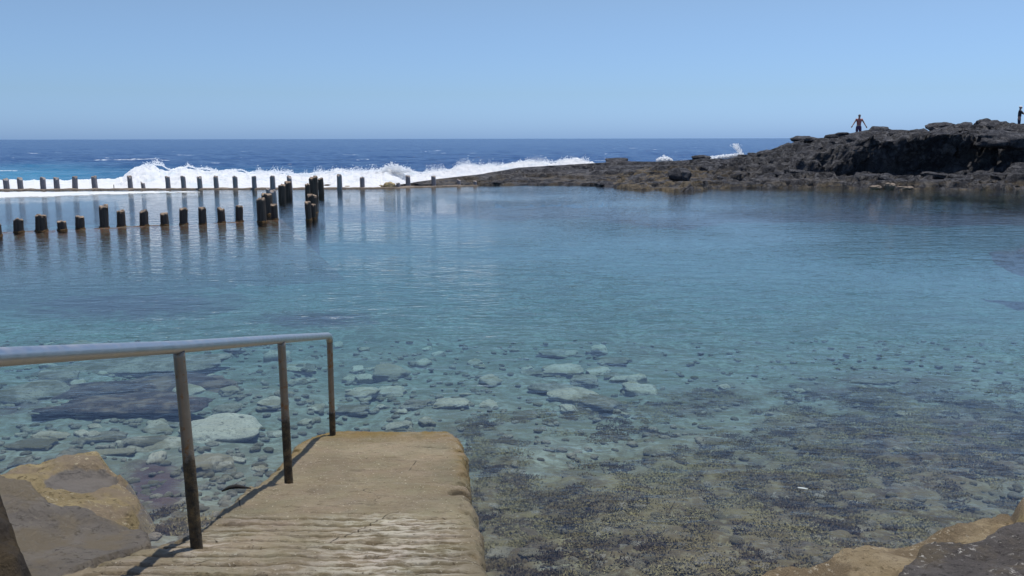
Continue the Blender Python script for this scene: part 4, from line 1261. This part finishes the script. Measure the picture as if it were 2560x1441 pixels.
def person(loc, rz, label, lh, le, rh, re_, legs):
    root = empty('person', loc)
    root.rotation_euler = (0, 0, rz)
    tag(root, label, 'person')
    hip = (0, 0, 0.93)
    ch = [([hip, (0, 0, 1.06), (0, 0.0, 1.22), (0, 0, 1.36), (0, 0, 1.44), (0, -0.005, 1.50), (0, -0.02, 1.56), (0, -0.02, 1.64), (0, -0.01, 1.71)],
           [(0.15, 0.11), (0.13, 0.10), (0.155, 0.11), (0.15, 0.10), (0.075, 0.07), (0.055, 0.055), (0.072, 0.085), (0.078, 0.095), (0.05, 0.06)])]
    for sgn, e, h in ((-1, le, lh), (1, re_, rh)):
        sh_ = (sgn * 0.185, 0, 1.40)
        wv = Vector(h) - Vector(e)
        pl = Vector(h) + wv.normalized() * 0.05
        ch.append(([(0, 0, 1.36), sh_, e, tuple(Vector(e).lerp(Vector(h), 0.5)), h, tuple(pl)], [(0.15, 0.10), 0.062, 0.044, 0.042, 0.028, 0.030]))
        side = wv.cross(Vector((0, 1, 0)))
        ch += hand(tuple(pl), wv, side if side.length > 1e-4 else (0, 0, 1))
    for sgn, (kn, an, toe) in zip((-1, 1), legs):
        ch.append(([hip, (sgn * 0.10, 0, 0.86), kn, tuple(Vector(kn).lerp(Vector(an), 0.35)), an, toe], [(0.15, 0.11), 0.092, 0.062, 0.058, 0.040, 0.035]))
    skin_obj('body', ch, M['skin'], root)
    return root
def face(root, x=0, y=-0.115, z=1.63, turn=0):
    bm = bmesh.new()
    for sx in (-0.03, 0.03):
        bmesh.ops.create_icosphere(bm, subdivisions=1, radius=0.012, matrix=Matrix.Translation((sx, y + 0.012, z)))
    bmesh.ops.create_cone(bm, cap_ends=True, segments=6, radius1=0.018, radius2=0.008, depth=0.04, matrix=Matrix.Translation((0, y, z - 0.03)))
    me = bpy.data.meshes.new('face'); bm.to_mesh(me); bm.free()
    return link('face', me, M['hair'], root)
def cap_mesh(name, mat, root, z=1.655, r=(0.088, 0.105, 0.085), brim=False):
    bm = bmesh.new()
    bmesh.ops.create_uvsphere(bm, u_segments=20, v_segments=12, radius=1.0)
    bmesh.ops.delete(bm, geom=[v for v in bm.verts if v.co.z < -0.05 and v.co.y < 0.25 or v.co.z < -0.5], context='VERTS')
    for v in bm.verts: v.co = (v.co.x * r[0], v.co.y * r[1] - 0.012, v.co.z * r[2] + z)
    if brim:
        bmesh.ops.create_cone(bm, cap_ends=True, segments=16, radius1=0.085, radius2=0.08, depth=0.012, matrix=Matrix.Translation((0, -0.11, z + 0.01)))
    for f_ in bm.faces: f_.smooth = True
    me = bpy.data.meshes.new(name); bm.to_mesh(me); bm.free()
    return link(name, me, mat, root)
LEG = [((-0.11, -0.02, 0.49), (-0.12, 0.03, 0.08), (-0.12, -0.14, 0.035)), ((0.11, -0.02, 0.49), (0.12, 0.03, 0.08), (0.12, -0.14, 0.035))]
a = person((P1.x, P1.y, P1z), R(0), 'distant walker in a red top with both arms held out on the ridge', (-0.44, -0.04, 1.00), (-0.31, 0.0, 1.19), (0.44, -0.06, 0.98), (0.33, 0.0, 1.19), LEG)
skin_obj('top', [([(0, 0, 1.0), (0, 0, 1.08), (0, 0, 1.22), (0, 0, 1.37), (0, 0, 1.43)], [(0.155, 0.12), (0.148, 0.115), (0.168, 0.122), (0.165, 0.112), (0.085, 0.08)]),
                 ([(0, 0, 1.37), (-0.19, 0, 1.405), (-0.225, 0, 1.34)], [(0.165, 0.112), 0.074, 0.062]), ([(0, 0, 1.37), (0.19, 0, 1.405), (0.225, 0, 1.34)], [(0.165, 0.112), 0.074, 0.062])], M['red_top'], a)
skin_obj('shorts', [([(0, 0, 1.03), (0, 0, 0.92), (-0.10, 0, 0.84), (-0.112, -0.015, 0.55)], [(0.152, 0.118), (0.168, 0.128), 0.108, 0.088]), ([(0, 0, 0.92), (0.10, 0, 0.84), (0.112, -0.015, 0.55)], [(0.168, 0.128), 0.108, 0.088])], M['plum_shorts'], a)
cap_mesh('hair', M['hair'], a); face(a)
b = person((P2.x, P2.y, P2z), R(65), 'distant figure in a white cap and dark shirt reaching forward at the right edge', (-0.12, -0.50, 1.14), (-0.24, -0.22, 1.20), (0.12, -0.50, 1.14), (0.24, -0.22, 1.20), LEG)
skin_obj('shirt', [([(0, 0, 0.95), (0, 0, 1.08), (0, 0, 1.22), (0, 0, 1.37), (0, 0, 1.43)], [(0.165, 0.13), (0.150, 0.118), (0.17, 0.125), (0.165, 0.112), (0.085, 0.08)]),
                   ([(0, 0, 1.37), (-0.19, 0, 1.405), (-0.245, -0.2, 1.215)], [(0.165, 0.112), 0.076, 0.062]), ([(0, 0, 1.37), (0.19, 0, 1.405), (0.245, -0.2, 1.215)], [(0.165, 0.112), 0.076, 0.062])], M['dark_shirt'], b)
skin_obj('trousers', [([(0, 0, 0.98), (0, 0, 0.92), (-0.10, 0, 0.84), (-0.111, -0.02, 0.49), (-0.12, 0.02, 0.12)], [(0.155, 0.12), (0.168, 0.128), 0.108, 0.08, 0.065]), ([(0, 0, 0.92), (0.10, 0, 0.84), (0.111, -0.02, 0.49), (0.12, 0.02, 0.12)], [(0.168, 0.128), 0.108, 0.08, 0.065])], M['navy'], b)
cap_mesh('cap', M['white_cap'], b, 1.665, (0.092, 0.108, 0.085), True); face(b)
